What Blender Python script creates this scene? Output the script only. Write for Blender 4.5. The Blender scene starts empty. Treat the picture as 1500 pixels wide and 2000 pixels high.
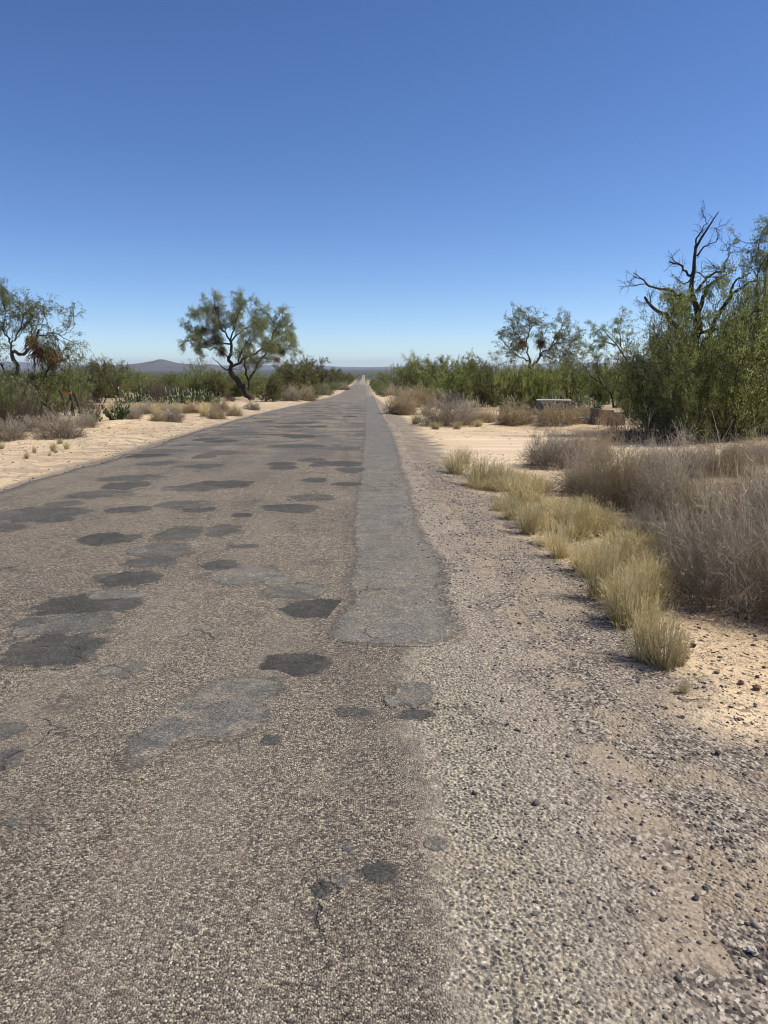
import bpy, math, random
import numpy as np
from mathutils import Vector, Matrix
R = math.radians
S = bpy.context.scene
COL = S.collection

# ------------------------------------------------------------------ camera, sky, sun, exposure
F = 1428.15                      # focal length in pixels of the 1500 x 2000 photograph
PITCH, YAW, EYE = 11.17, 1.52, 1.55
cam_d = bpy.data.cameras.new("camera"); cam = bpy.data.objects.new("camera", cam_d); COL.objects.link(cam)
cam_d.sensor_fit = 'VERTICAL'; cam_d.angle = 2*math.atan(1000/F)
cam_d.clip_start = 0.05; cam_d.clip_end = 60000
cam.location = (0, 0, EYE); cam.rotation_euler = (R(90-PITCH), 0, R(-YAW))
S.camera = cam
SUN_AZ, SUN_EL = 86.0, 51.0      # degrees clockwise from the road direction, degrees above the horizon
world = bpy.data.worlds.new("World"); S.world = world; world.use_nodes = True
wt = world.node_tree; wt.nodes.clear()
sky = wt.nodes.new('ShaderNodeTexSky'); sky.sky_type = 'NISHITA'; sky.sun_disc = False
sky.sun_elevation = R(SUN_EL); sky.sun_rotation = R(SUN_AZ)
sky.altitude = 1800; sky.air_density = 0.8; sky.dust_density = 0.2; sky.ozone_density = 3.2
bg = wt.nodes.new('ShaderNodeBackground'); bg.inputs[1].default_value = 0.119
wo = wt.nodes.new('ShaderNodeOutputWorld')
hs = wt.nodes.new('ShaderNodeHueSaturation'); hs.inputs['Hue'].default_value = 0.507; hs.inputs['Saturation'].default_value = 1.15; wt.links.new(sky.outputs[0], hs.inputs['Color']); wt.links.new(hs.outputs[0], bg.inputs[0]); wt.links.new(bg.outputs[0], wo.inputs[0])
sun_d = bpy.data.lights.new("sun", 'SUN'); sun_d.energy = 4.6; sun_d.angle = R(0.53); sun_d.color = (1.0, 0.94, 0.84)
sun = bpy.data.objects.new("sun", sun_d); COL.objects.link(sun)
sd = Vector((math.sin(R(SUN_AZ))*math.cos(R(SUN_EL)), math.cos(R(SUN_AZ))*math.cos(R(SUN_EL)), math.sin(R(SUN_EL))))
sun.rotation_euler = sd.to_track_quat('Z', 'Y').to_euler(); sun.location = (20, 10, 40)
S.view_settings.view_transform = 'Standard'; S.view_settings.look = 'None'
S.view_settings.exposure = 0.25; S.view_settings.gamma = 1.0; S.view_settings.use_curve_mapping = False
S.cycles.filter_width = 1.05; S.cycles.max_bounces = 6; S.cycles.diffuse_bounces = 3; S.cycles.transmission_bounces = 3; S.cycles.volume_bounces = 0
S.cycles.transparent_max_bounces = 4

# ------------------------------------------------------------------ helpers
def hsh(ix, iy, seed=0):
    n = (ix.astype(np.int64)*374761393 + iy.astype(np.int64)*668265263 + seed*1274126177) & 0x7fffffff
    n = ((n ^ (n >> 13))*1274126177) & 0x7fffffff
    return ((n ^ (n >> 16)) & 0xffff)/65535.0
def vnoise(x, y, seed=0):
    x = np.asarray(x, float); y = np.asarray(y, float)
    ix = np.floor(x); iy = np.floor(y); fx = x-ix; fy = y-iy
    fx = fx*fx*(3-2*fx); fy = fy*fy*(3-2*fy); ix = ix.astype(int); iy = iy.astype(int)
    a = hsh(ix, iy, seed); b = hsh(ix+1, iy, seed); c = hsh(ix, iy+1, seed); d = hsh(ix+1, iy+1, seed)
    return (a+(b-a)*fx)*(1-fy)+(c+(d-c)*fx)*fy
def fbm(x, y, o=4, seed=0):
    s = 0; a = .5; t = 0
    for k in range(o):
        s = s+a*vnoise(np.asarray(x)*2**k, np.asarray(y)*2**k, seed+k*17); t += a; a *= .5
    return s/t
def sst(a, b, x):
    t = np.clip((np.asarray(x, float)-a)/(b-a), 0, 1); return t*t*(3-2*t)

PY = np.array([-60, 0, 10, 32, 64, 110, 182, 343, 600, 1000, 2000, 5000, 40000.])
PZ = np.array([.7, 0, -.13, -.54, -1.45, -2.75, -4.35, -6.2, -8.5, -11, -14, -17, -17.])
_d = np.diff(PZ)/np.diff(PY); _m = np.zeros(len(PY)); _m[0] = _d[0]; _m[-1] = 0
for i in range(1, len(PY)-1): _m[i] = 2*_d[i-1]*_d[i]/(_d[i-1]+_d[i]) if _d[i-1]*_d[i] > 0 else 0
def prof(y):
    y = np.asarray(y, float); i = np.clip(np.searchsorted(PY, y)-1, 0, len(PY)-2)
    h = PY[i+1]-PY[i]; t = np.clip((y-PY[i])/h, 0, 1)
    return (2*t**3-3*t**2+1)*PZ[i]+(t**3-2*t**2+t)*h*_m[i]+(-2*t**3+3*t**2)*PZ[i+1]+(t**3-t**2)*h*_m[i+1]
def edge_l(y): return -5.05-.10*(vnoise(np.asarray(y)*.35, 0*np.asarray(y), 3)-.5)*2-.12*(vnoise(np.asarray(y)*1.7, 0*np.asarray(y), 4)-.5)
def edge_r(y):
    y = np.asarray(y, float)
    return .98+.22*(1-sst(4, 14, y))+.16*(vnoise(y*.3, 0*y, 5)-.5)*2+.14*(vnoise(y*1.9, 0*y, 6)-.5)+.12*(fbm(y*6, 0*y, 3, 16)-.5)+.25*sst(60, 180, y)
def road_z(x, y): return prof(y)-.012*np.maximum(0, np.abs(np.asarray(x)+2.0)-1)
def H(x, y):
    x = np.asarray(x, float); y = np.asarray(y, float)
    dl = -5.05-x; dr = x-1.2
    z = road_z(np.clip(x, -5.2, 1.4), y)
    near = 1-sst(120, 400, np.abs(y))
    ml = sst(0.2, 2.2, dl); mr = sst(.5, 3.0, dr)
    z = z+near*ml*(.10+.34*(fbm(x*.45, y*.30, 4, 21)-.42)+.10*(fbm(x*1.6, y*1.6, 3, 22)-.5))
    drv = sst(11, 14, y)*(1-sst(20, 26, y))
    z = z+near*mr*(1-.8*drv)*(-.05+.22*(fbm(x*.5, y*.4, 4, 31)-.45)+.08*(fbm(x*2, y*2, 3, 32)-.5))
    z = z-near*(.05*sst(.0, .5, dr))-near*.05*sst(-.05, .3, dl)
    far = sst(400, 2500, np.hypot(x, y))
    return z+far*0
CX = (Matrix.Rotation(R(-YAW), 3, 'Z') @ Matrix.Rotation(R(90-PITCH), 3, 'X'))
def ray(px, py): return (CX @ Vector(((px-750)/F, -(py-1000)/F, -1))).normalized()
def gp(px, py, dmax=2500):
    """ground point seen at a place of the photograph"""
    d = ray(px, py); t = 1.0; prev = t
    while t < dmax:
        if EYE+d.z*t < float(H(d.x*t, d.y*t)):
            a, b = prev, t
            for _ in range(24):
                m = (a+b)/2
                if EYE+d.z*m < float(H(d.x*m, d.y*m)): b = m
                else: a = m
            t = b; break
        prev = t; t *= 1.012
    return d.x*t, d.y*t, float(H(d.x*t, d.y*t))
def zf(py): return math.tan(R(-PITCH)+math.atan((1000-py)/F))     # slope of the sight line at an image row
def dist_px(x, y): return y*math.cos(R(YAW))+x*math.sin(R(YAW))   # depth along the view heading

class MB:
    def __init__(s): s.V = []; s.Q = []; s.T = []; s.A = []; s.n = 0
    def add(s, v, q=None, t=None, a=0.5):
        v = np.asarray(v, float).reshape(-1, 3)
        if q is not None: s.Q.append(np.asarray(q, int).reshape(-1, 4)+s.n)
        if t is not None: s.T.append(np.asarray(t, int).reshape(-1, 3)+s.n)
        s.V.append(v); s.A.append(np.broadcast_to(np.asarray(a, float), (len(v),)).copy()); s.n += len(v)
    def strands(s, P, Rad, sides=3, a=None, rs=np.random):
        """tapered stems: P (N,S,3), Rad (N,S)"""
        N, K, _ = P.shape
        if N == 0: return
        T = np.gradient(P, axis=1); T /= np.linalg.norm(T, axis=2, keepdims=True)+1e-9
        ref = rs.normal(size=(N, 1, 3)); U = np.cross(T, ref); U /= np.linalg.norm(U, axis=2, keepdims=True)+1e-9
        W = np.cross(T, U)
        th = np.arange(sides)*2*math.pi/sides
        ring = U[:, :, None, :]*np.cos(th)[None, None, :, None]+W[:, :, None, :]*np.sin(th)[None, None, :, None]
        v = P[:, :, None, :]+ring*Rad[:, :, None, None]
        idx = np.arange(N*K*sides).reshape(N, K, sides)
        nx = np.roll(idx, -1, axis=2)
        q = np.stack([idx[:, :-1], nx[:, :-1], nx[:, 1:], idx[:, 1:]], axis=-1).reshape(-1, 4)
        if a is None: a = rs.rand(N)
        s.add(v, q, a=np.repeat(np.asarray(a), K*sides))
    def leaves(s, C, D, L, Wd, a, rs=np.random):
        """flat pointed leaflets: base C, direction D, length L, width Wd"""
        N = len(C)
        if N == 0: return
        D = D/(np.linalg.norm(D, axis=1, keepdims=True)+1e-9)
        sv = np.cross(D, rs.normal(size=(N, 3))*.95+np.array([.4, .0, .7])); sv /= np.linalg.norm(sv, axis=1, keepdims=True)+1e-9
        L = np.asarray(L)[:, None]; Wd = np.asarray(Wd)[:, None]
        v = np.stack([C, C+D*L*.45+sv*Wd*.5, C+D*L, C+D*L*.45-sv*Wd*.5], axis=1)
        s.add(v, np.arange(N*4).reshape(N, 4), a=np.repeat(a, 4))
    def box(s, c, h, a=.5, rot=None):
        v = np.array([[i, j, k] for k in (-1, 1) for j in (-1, 1) for i in (-1, 1)], float)*np.asarray(h)
        if rot is not None: v = v @ np.array(rot).T
        s.add(v+np.asarray(c), [[0, 2, 3, 1], [4, 5, 7, 6], [0, 1, 5, 4], [2, 6, 7, 3], [0, 4, 6, 2], [1, 3, 7, 5]], a=a)
    def mesh(s, name, mat, smooth=False):
        me = bpy.data.meshes.new(name)
        V = np.concatenate(s.V); me.vertices.add(len(V)); me.vertices.foreach_set('co', V.astype(np.float32).ravel())
        Q = np.concatenate(s.Q) if s.Q else np.zeros((0, 4), int); T = np.concatenate(s.T) if s.T else np.zeros((0, 3), int)
        me.loops.add(Q.size+T.size); me.loops.foreach_set('vertex_index', np.concatenate([Q.ravel(), T.ravel()]).astype(np.int32))
        me.polygons.add(len(Q)+len(T))
        ls = np.concatenate([np.arange(len(Q))*4, len(Q)*4+np.arange(len(T))*3]).astype(np.int32)
        me.polygons.foreach_set('loop_start', ls)
        if smooth: me.polygons.foreach_set('use_smooth', np.ones(len(ls), bool))
        at = me.attributes.new('rnd', 'FLOAT', 'POINT'); at.data.foreach_set('value', np.concatenate(s.A).astype(np.float32))
        me.materials.append(mat); me.update(calc_edges=True); me.validate()
        return me
def attr(me, name, vals):
    at = me.attributes.new(name, 'FLOAT', 'POINT'); at.data.foreach_set('value', np.asarray(vals, np.float32))
def obj(name, me, parent=None, loc=None):
    o = bpy.data.objects.new(name, me); COL.objects.link(o)
    if parent is not None: o.parent = parent
    if loc is not None: o.location = loc
    return o
def tag(o, label=None, cat=None, group=None, kind=None):
    if label: o['label'] = label
    if cat: o['category'] = cat
    if group: o['group'] = group
    if kind: o['kind'] = kind
    return o
def empty(name, loc=(0, 0, 0)):
    o = bpy.data.objects.new(name, None); COL.objects.link(o); o.location = loc; o.empty_display_size = .2
    return o
def dup(src):
    r = src.copy(); COL.objects.link(r)
    for ch in list(src.children):
        c = ch.copy(); COL.objects.link(c); c.parent = r
    return r

# ------------------------------------------------------------------ materials
class NT:
    def __init__(s, name):
        s.m = bpy.data.materials.new(name); s.m.use_nodes = True; s.t = s.m.node_tree; s.t.nodes.clear()
        s.out = s.t.nodes.new('ShaderNodeOutputMaterial')
    def n(s, typ, ins=None, **kw):
        nd = s.t.nodes.new('ShaderNode'+typ)
        for k, v in kw.items(): setattr(nd, k, v)
        for k, v in (ins or {}).items(): s.set(nd, k, v)
        return nd
    def set(s, nd, k, v):
        i = nd.inputs[k]
        if hasattr(v, 'outputs'): s.t.links.new(v.outputs[0], i)
        elif isinstance(v, bpy.types.NodeSocket): s.t.links.new(v, i)
        else:
            if i.type == 'RGBA' and len(v) == 3: v = (*v, 1)
            i.default_value = v
    def math(s, op, a, b=0., c=0., clamp=False):
        nd = s.t.nodes.new('ShaderNodeMath'); nd.operation = op; nd.use_clamp = clamp
        s.set(nd, 0, a); s.set(nd, 1, b); s.set(nd, 2, c); return nd.outputs[0]
    def mix(s, f, a, b, mode='MIX'):
        nd = s.t.nodes.new('ShaderNodeMix'); nd.data_type = 'RGBA'; nd.blend_type = mode
        s.set(nd, 0, f); s.set(nd, 6, a); s.set(nd, 7, b); return nd.outputs[2]
    def ramp(s, f, stops, interp='LINEAR'):
        nd = s.t.nodes.new('ShaderNodeValToRGB'); nd.color_ramp.interpolation = interp; e = nd.color_ramp.elements
        while len(e) < len(stops): e.new(.5)
        for q, (p, c) in zip(e, stops): q.position = p; q.color = (*c, 1) if len(c) == 3 else c
        s.set(nd, 0, f); return nd.outputs[0]
    def map(s, v, a, b, c=0., d=1., smooth=True):
        nd = s.t.nodes.new('ShaderNodeMapRange'); nd.interpolation_type = 'SMOOTHSTEP' if smooth else 'LINEAR'
        s.set(nd, 0, v); s.set(nd, 1, a); s.set(nd, 2, b); s.set(nd, 3, c); s.set(nd, 4, d); return nd.outputs[0]
    def noise(s, vec, scale, det=3, rough=.55, col=False):
        nd = s.n('TexNoise', {'Scale': scale, 'Detail': det, 'Roughness': rough}); s.set(nd, 'Vector', vec); return nd.outputs[1 if col else 0]
    def vor(s, vec, scale, feat='F1', out=1):
        nd = s.n('TexVoronoi', {'Scale': scale}, feature=feat); s.set(nd, 'Vector', vec); return nd.outputs[out]
    def attr(s, name):
        nd = s.n('Attribute', attribute_name=name); return nd.outputs['Fac']
    def red(s, c):
        nd = s.n('SeparateColor'); s.set(nd, 0, c); return nd.outputs[0]
    def done(s, col, rough=.9, bump=None, trans=None, spec=.2):
        p = s.n('BsdfPrincipled', {'Roughness': rough, 'Specular IOR Level': spec}); s.set(p, 'Base Color', col)
        if bump is not None: s.set(p, 'Normal', bump)
        sh = p.outputs[0]
        if trans:
            tr = s.n('BsdfTranslucent'); s.set(tr, 'Color', col)
            mx = s.n('MixShader'); s.set(mx, 0, trans); s.t.links.new(sh, mx.inputs[1]); s.t.links.new(tr.outputs[0], mx.inputs[2]); sh = mx.outputs[0]
        s.t.links.new(sh, s.out.inputs[0]); return s.m
def rnd_mat(name, stops, rough=.85, trans=None, nscale=None, nlo=.6, spec=.15):
    t = NT(name); c = t.ramp(t.attr('rnd'), stops)
    oi = t.n('ObjectInfo'); k = t.map(oi.outputs['Random'], 0, 1, *((.68, 1.25) if 'leaf' in name else (.82, 1.15)), False)
    if nscale:
        tc = t.n('TexCoord'); nz = t.noise(tc.outputs['Object'], nscale, 4, .6)
        k = t.math('MULTIPLY', k, t.map(nz, .3, .7, nlo, 1.15))
    cc = t.n('CombineColor'); [t.set(cc, i, k) for i in range(3)]
    return t.done(t.mix(1.0, c, cc.outputs[0], 'MULTIPLY'), rough, None, trans, spec)

GRAV = [(0, (.05, .043, .04)), (.30, (.15, .122, .10)), (.6, (.27, .222, .175)), (.85, (.38, .32, .25)), (1, (.50, .44, .36))]
def make_ground_mat():
    t = NT('sand_ground'); geo = t.n('NewGeometry'); P = geo.outputs['Position']
    sx = t.n('SeparateXYZ'); t.set(sx, 0, P); X, Y = sx.outputs[0], sx.outputs[1]
    n_lo = t.noise(P, .35, 4); n_mid = t.noise(P, 2.3, 4); n_hi = t.noise(P, 14, 4, .65); n_fine = t.noise(P, 90, 3, .6)
    sand = t.ramp(n_lo, [(.30, (.62, .44, .255)), (.5, (.74, .56, .345)), (.72, (.82, .66, .435))])
    sand = t.mix(t.map(n_hi, .35, .75, 0, .45), sand, (.44, .325, .20))
    sand = t.mix(t.map(n_fine, .45, .8, 0, .5), sand, (.70, .58, .43))
    # gravel: stones of several tones
    vs = t.red(t.vor(P, 75, out=1)); vl = t.red(t.vor(P, 34, out=1))
    grav = t.ramp(vs, GRAV)
    grav = t.mix(t.map(n_mid, .42, .62, .0, .75), grav, (.36, .285, .20))
    Xn = t.math('ADD', X, t.math('MULTIPLY', t.math('SUBTRACT', n_mid, .5), .9))
    Xn = t.math('ADD', Xn, t.math('MULTIPLY', t.math('SUBTRACT', n_lo, .5), .5))
    gr = t.math('MULTIPLY', t.map(Xn, 1.55, 2.0, 1, 0), t.map(Xn, -2, -1, 0, 1))
    gl = t.math('MULTIPLY', t.map(Xn, -5.75, -5.35, 0, 1), t.map(Xn, -2, -1, 1, 0))
    lag = t.math('MULTIPLY', t.map(Xn, -8.5, -5.8, 0, .75), t.map(n_mid, .42, .58))
    g = t.math('MAXIMUM', gr, t.math('MAXIMUM', gl, t.math('MULTIPLY', lag, t.map(Xn, -2, -1, 1, 0))), clamp=True)
    peb = t.map(vl, .80, .84, 0, .8)       # scattered dark pebbles in the sand
    peb = t.math('MULTIPLY', peb, t.map(n_mid, .4, .6))
    sand = t.mix(peb, sand, (.17, .125, .09))
    pg = t.map(t.red(t.vor(P, 95, out=1)), .62, .70, 0, .75)
    sand = t.mix(t.math('MULTIPLY', pg, t.map(n_mid, .62, .42)), sand, (.16, .115, .085))
    drv = t.math('MULTIPLY', t.math('MULTIPLY', t.map(Y, 12.5, 15), t.map(Y, 24, 20)), t.map(X, 1.6, 2.6)); drv = t.math('MULTIPLY', drv, t.map(X, 14, 8))
    mpt = t.n('Mapping', {'Scale': (.12, 2.6, 1)}); t.set(mpt, 'Vector', P); trk = t.noise(mpt.outputs[0], 1.5, 4, .6)
    dsand = t.mix(t.map(trk, .42, .62), (.62, .47, .315), (.78, .62, .44)); sand = t.mix(t.math('MULTIPLY', drv, .8), sand, dsand)
    c = t.mix(g, sand, grav)
    org = t.math('MULTIPLY', t.map(t.noise(P, 1.1, 5, .7), .49, .64), t.map(t.math('ABSOLUTE', t.math('ADD', X, 2.0)), 4.6, 6.5)); org = t.math('MULTIPLY', org, t.math('SUBTRACT', 1.0, drv))
    c = t.mix(t.math('MULTIPLY', org, .68), c, (.30, .215, .13))
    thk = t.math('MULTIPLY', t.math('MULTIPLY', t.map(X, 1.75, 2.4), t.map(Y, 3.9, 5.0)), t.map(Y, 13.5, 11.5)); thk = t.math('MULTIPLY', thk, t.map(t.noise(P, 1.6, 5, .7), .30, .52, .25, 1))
    c = t.mix(t.math('MULTIPLY', thk, .8), c, t.mix(t.map(n_fine, .4, .7), (.15, .105, .072), (.31, .23, .155)))  # brown litter and soil under the dry shrubs, with their shade painted in
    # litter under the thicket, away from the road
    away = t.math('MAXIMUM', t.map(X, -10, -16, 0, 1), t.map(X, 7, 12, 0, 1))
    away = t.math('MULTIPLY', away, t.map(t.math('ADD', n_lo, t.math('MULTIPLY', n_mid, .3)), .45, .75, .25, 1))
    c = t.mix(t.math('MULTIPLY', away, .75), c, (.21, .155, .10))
    # far plain, thinly wooded
    fy = t.map(Y, 300, 800)
    mp = t.n('Mapping', {'Scale': (.0006, .0028, 1)}); t.set(mp, 'Vector', P)
    fn = t.noise(mp.outputs[0], 1.0, 6, .6); fn2 = t.noise(P, .02, 5, .7)
    plain = t.ramp(fn, [(.30, (.055, .062, .036)), (.5, (.085, .085, .052)), (.60, (.12, .105, .07)), (.70, (.30, .23, .15))])
    plain = t.mix(t.map(fn2, .4, .65, 0, .55), plain, (.05, .055, .03))
    c = t.mix(fy, c, plain)
    hgt = t.math('ADD', t.math('MULTIPLY', n_hi, .03), t.math('MULTIPLY', n_fine, .006))
    hgt = t.math('ADD', hgt, t.math('MULTIPLY', t.vor(P, 70, out=0), t.math('MULTIPLY', -.009, t.math('ADD', .35, g))))
    b = t.n('Bump', {'Strength': .9, 'Distance': 1.0}); t.set(b, 'Height', hgt)
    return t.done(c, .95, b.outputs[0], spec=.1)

def make_road_mat():
    t = NT('worn_chip_seal'); geo = t.n('NewGeometry'); P = geo.outputs['Position']
    sx = t.n('SeparateXYZ'); t.set(sx, 0, P); X, Y = sx.outputs[0], sx.outputs[1]
    n_lo = t.noise(P, .45, 4, .6); n_mid = t.noise(P, 2.6, 4, .6); n_hi = t.noise(P, 16, 4, .65); n_f = t.noise(P, 120, 2, .6)
    wv = t.n('VectorMath', operation='ADD'); t.set(wv, 0, P)
    ns = t.n('VectorMath', {1: (.006, .006, .006)}, operation='MULTIPLY'); t.set(ns, 0, t.noise(P, 90, 2, .6, True)); t.set(wv, 1, ns.outputs[0]); PW = wv.outputs[0]
    v1 = t.red(t.vor(PW, 150, out=1)); d1 = t.vor(PW, 150, out=0)
    chip = t.ramp(v1, [(0, (.045, .037, .033)), (.25, (.115, .09, .069)), (.55, (.25, .20, .143)), (.8, (.375, .31, .222)), (1, (.62, .55, .41))])
    chip = t.mix(t.map(n_lo, .38, .68, 0, .5), chip, t.mix(.55, chip, (.105, .088, .082)))
    chip = t.mix(t.map(n_mid, .55, .75, 0, .45), chip, (.33, .275, .205))
    chip = t.mix(t.map(n_hi, .55, .8, 0, .35), chip, (.10, .085, .075))
    sk = t.map(t.noise(P, 42, 3, .7), .35, .65, .62, 1.38, False); sk2 = t.map(t.noise(P, 13, 4, .7), .35, .65, .82, 1.18, False); sk = t.math('MULTIPLY', sk, sk2)
    kc = t.n('CombineColor'); [t.set(kc, i_, sk) for i_ in range(3)]; chip = t.mix(t.map(Y, 2.5, 6, .35, 1), chip, t.mix(1.0, chip, kc.outputs[0], 'MULTIPLY'))
    mpw = t.n('Mapping', {'Scale': (1.5, .10, 1)}); t.set(mpw, 'Vector', P); band = t.noise(mpw.outputs[0], 1.0, 4, .6)
    chip = t.mix(t.map(band, .50, .70, 0, .40), chip, (.30, .25, .19)); chip = t.mix(t.map(band, .48, .30, 0, .35), chip, (.12, .098, .086))
    st = t.noise(P, 1.1, 5, .7); chip = t.mix(t.map(st, .57, .70, 0, .55), chip, (.085, .068, .062))
    blot = t.noise(P, 7, 4, .7); chip = t.mix(t.map(blot, .60, .72, 0, .5), chip, (.11, .10, .095))
    # old grey surfacing showing through farther on
    pm = t.math('MULTIPLY', t.map(t.noise(P, .85, 5, .66), .46, .56), t.map(Y, 7, 20, 0, .85))
    grey = t.ramp(v1, [(0, (.08, .078, .075)), (1, (.20, .195, .18))])
    chip = t.mix(pm, chip, grey)
    pm2 = t.math('MULTIPLY', t.map(t.noise(P, 1.3, 4, .65), .55, .60), t.map(Y, 10, 22, 0, .8))
    chip = t.mix(pm2, chip, (.085, .083, .08))
    # wheel track at the right: coarse grey stone, then sandy gravel to the edge
    Xn = t.math('ADD', X, t.math('MULTIPLY', t.math('SUBTRACT', n_mid, .5), .22))
    Xn = t.math('ADD', Xn, t.math('MULTIPLY', t.math('SUBTRACT', n_hi, .5), .34))
    v2 = t.red(t.vor(PW, 66, out=1)); d2 = t.vor(PW, 66, out=0)
    fine2 = t.ramp(t.red(t.vor(PW, 130, out=1)), [(0, (.13, .112, .09)), (.4, (.30, .26, .20)), (.8, (.44, .39, .30)), (1, (.62, .57, .47))])
    stone = t.ramp(v2, [(0, (.05, .047, .046)), (.30, (.10, .094, .088)), (.55, (.17, .155, .135)), (.8, (.27, .235, .185)), (1, (.48, .44, .37))])
    coarse = t.mix(t.math('MULTIPLY', t.map(d2, .34, .44, 1, 0), t.map(v2, .62, .68, 1, 0)), fine2, stone)
    vb = t.n('TexVoronoi', {'Scale': 38}); t.set(vb, 'Vector', PW); vbr = t.red(vb.outputs[1]); big = t.math('MULTIPLY', t.map(vb.outputs[0], .30, .38, 1, 0), t.map(vbr, .20, .22, 1, 0))
    big = t.math('MULTIPLY', big, t.map(Y, 3.2, 2.2, .15, 1)); coarse = t.mix(big, coarse, t.ramp(vbr, [(0, (.06, .06, .065)), (.2, (.14, .135, .13))]))
    coarse = t.mix(t.map(n_mid, .52, .7, 0, .45), coarse, (.36, .295, .215))
    coarse = t.mix(1.0, coarse, (1.0, .97, .915), 'MULTIPLY')
    tan = t.ramp(t.red(t.vor(PW, 85, out=1)), [(0, (.11, .09, .075)), (.3, (.25, .20, .15)), (.65, (.40, .33, .25)), (1, (.60, .53, .43))])
    tan = t.mix(t.map(n_mid, .45, .7, 0, .6), tan, (.36, .285, .205))
    near = t.map(Y, 3.6, 5.2, 1, 0)
    edge_c = t.mix(t.math('MULTIPLY', near, t.map(Xn, .42, .85, 1, .15)), tan, coarse)
    lim = t.math('ADD', t.math('MULTIPLY', near, -.24), .46)
    fac = t.map(t.math('SUBTRACT', Xn, lim), -.015, .05, 0, 1)
    fac = t.math('MULTIPLY', fac, t.map(Y, 34, 60, 1, .35))
    c = t.mix(fac, chip, edge_c)
    rim = t.attr('rim'); gmix = t.map(t.math('ADD', rim, t.math('ADD', t.math('MULTIPLY', t.math('SUBTRACT', n_mid, .5), .9), t.math('MULTIPLY', t.math('SUBTRACT', n_hi, .5), .5))), .10, .34, 1, 0)
    gcol = t.ramp(t.red(t.vor(P, 75, out=1)), GRAV); gcol = t.mix(t.map(n_mid, .42, .62, .0, .75), gcol, (.36, .285, .20))
    gmix = t.math('MULTIPLY', gmix, t.map(X, .2, .4, 0, 1)); c = t.mix(gmix, c, gcol)
    dust = t.math('MULTIPLY', t.map(t.math('ABSOLUTE', t.math('SUBTRACT', Xn, lim)), .0, .10, .28, 0), near)
    c = t.mix(dust, c, (.40, .335, .255))
    # left edge dust
    c = t.mix(t.map(Xn, -4.9, -4.5, .35, 0), c, (.30, .25, .19))
    # patches: sheets of cold mix laid on top (attributes edge and tone)
    ed = t.attr('edge'); tn = t.attr('tone')
    rgn = t.map(t.noise(P, 9, 5, .72), .30, .70, -.40, .40, False)
    e = t.math('ADD', ed, rgn); e = t.math('ADD', e, t.map(n_f, .3, .7, -.16, .16, False))
    pf = t.math('MULTIPLY', t.map(e, .42, .60, 0, 1), t.map(ed, .0, .10, 0, 1)); halo = t.math('MULTIPLY', t.map(e, .12, .42, 0, .45), t.map(ed, .0, .10, 0, 1))
    v3 = t.red(t.vor(P, 170, out=1))
    sp = t.ramp(v3, [(0, (.45, .45, .45)), (.5, (.95, .95, .93)), (.85, (1.25, 1.22, 1.15)), (1, (2.1, 2.0, 1.8))])
    worn = t.map(t.noise(P, 5, 4, .65), .35, .7, .88, 1.2)
    tv = t.math('MULTIPLY', tn, worn)
    cc = t.n('CombineColor'); t.set(cc, 0, tv); t.set(cc, 1, t.math('MULTIPLY', tv, .955)); t.set(cc, 2, t.math('MULTIPLY', tv, .85))
    pc = t.mix(1.0, cc.outputs[0], sp, 'MULTIPLY')
    wear = t.math('MULTIPLY', t.map(tn, .085, .15, .10, .8), t.map(t.math('ADD', t.math('MULTIPLY', n_hi, .5), t.math('MULTIPLY', t.noise(P, 4, 4, .65), .6)), .50, .66))
    pc = t.mix(wear, pc, chip)
    c = t.mix(halo, c, (.105, .092, .082)); c = t.mix(pf, c, pc)
    wq = t.n('VectorMath', operation='ADD'); t.set(wq, 0, P); wm = t.n('VectorMath', {1: (.5, .5, .5)}, operation='MULTIPLY'); t.set(wm, 0, t.noise(P, 2.2, 4, .65, True)); t.set(wq, 1, wm.outputs[0])
    ck = t.vor(wq.outputs[0], 1.15, 'DISTANCE_TO_EDGE', 0)
    ckm = t.math('MULTIPLY', t.map(ck, .003, .016, 1, 0), t.map(t.noise(P, .9, 3, .6), .47, .60))
    ckm = t.math('MULTIPLY', ckm, t.map(n_hi, .40, .55, .2, 1)); c = t.mix(t.math('MULTIPLY', ckm, .75), c, (.05, .042, .038))
    rg = t.math('SUBTRACT', 1.0, t.math('MULTIPLY', pf, .65))
    h = t.math('ADD', t.math('MULTIPLY', t.mix(fac, d1, d2), t.math('SUBTRACT', -.007, t.math('MULTIPLY', fac, .004))), t.math('MULTIPLY', v1, .004))
    h = t.math('ADD', t.math('MULTIPLY', h, rg), t.math('MULTIPLY', pf, .004))
    h = t.math('ADD', h, t.math('MULTIPLY', n_hi, .012)); h = t.math('SUBTRACT', h, t.math('MULTIPLY', ckm, .008))
    b = t.n('Bump', {'Strength': 1.0, 'Distance': 1.0}); t.set(b, 'Height', h)
    return t.done(c, .88, b.outputs[0], spec=.18)

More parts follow.
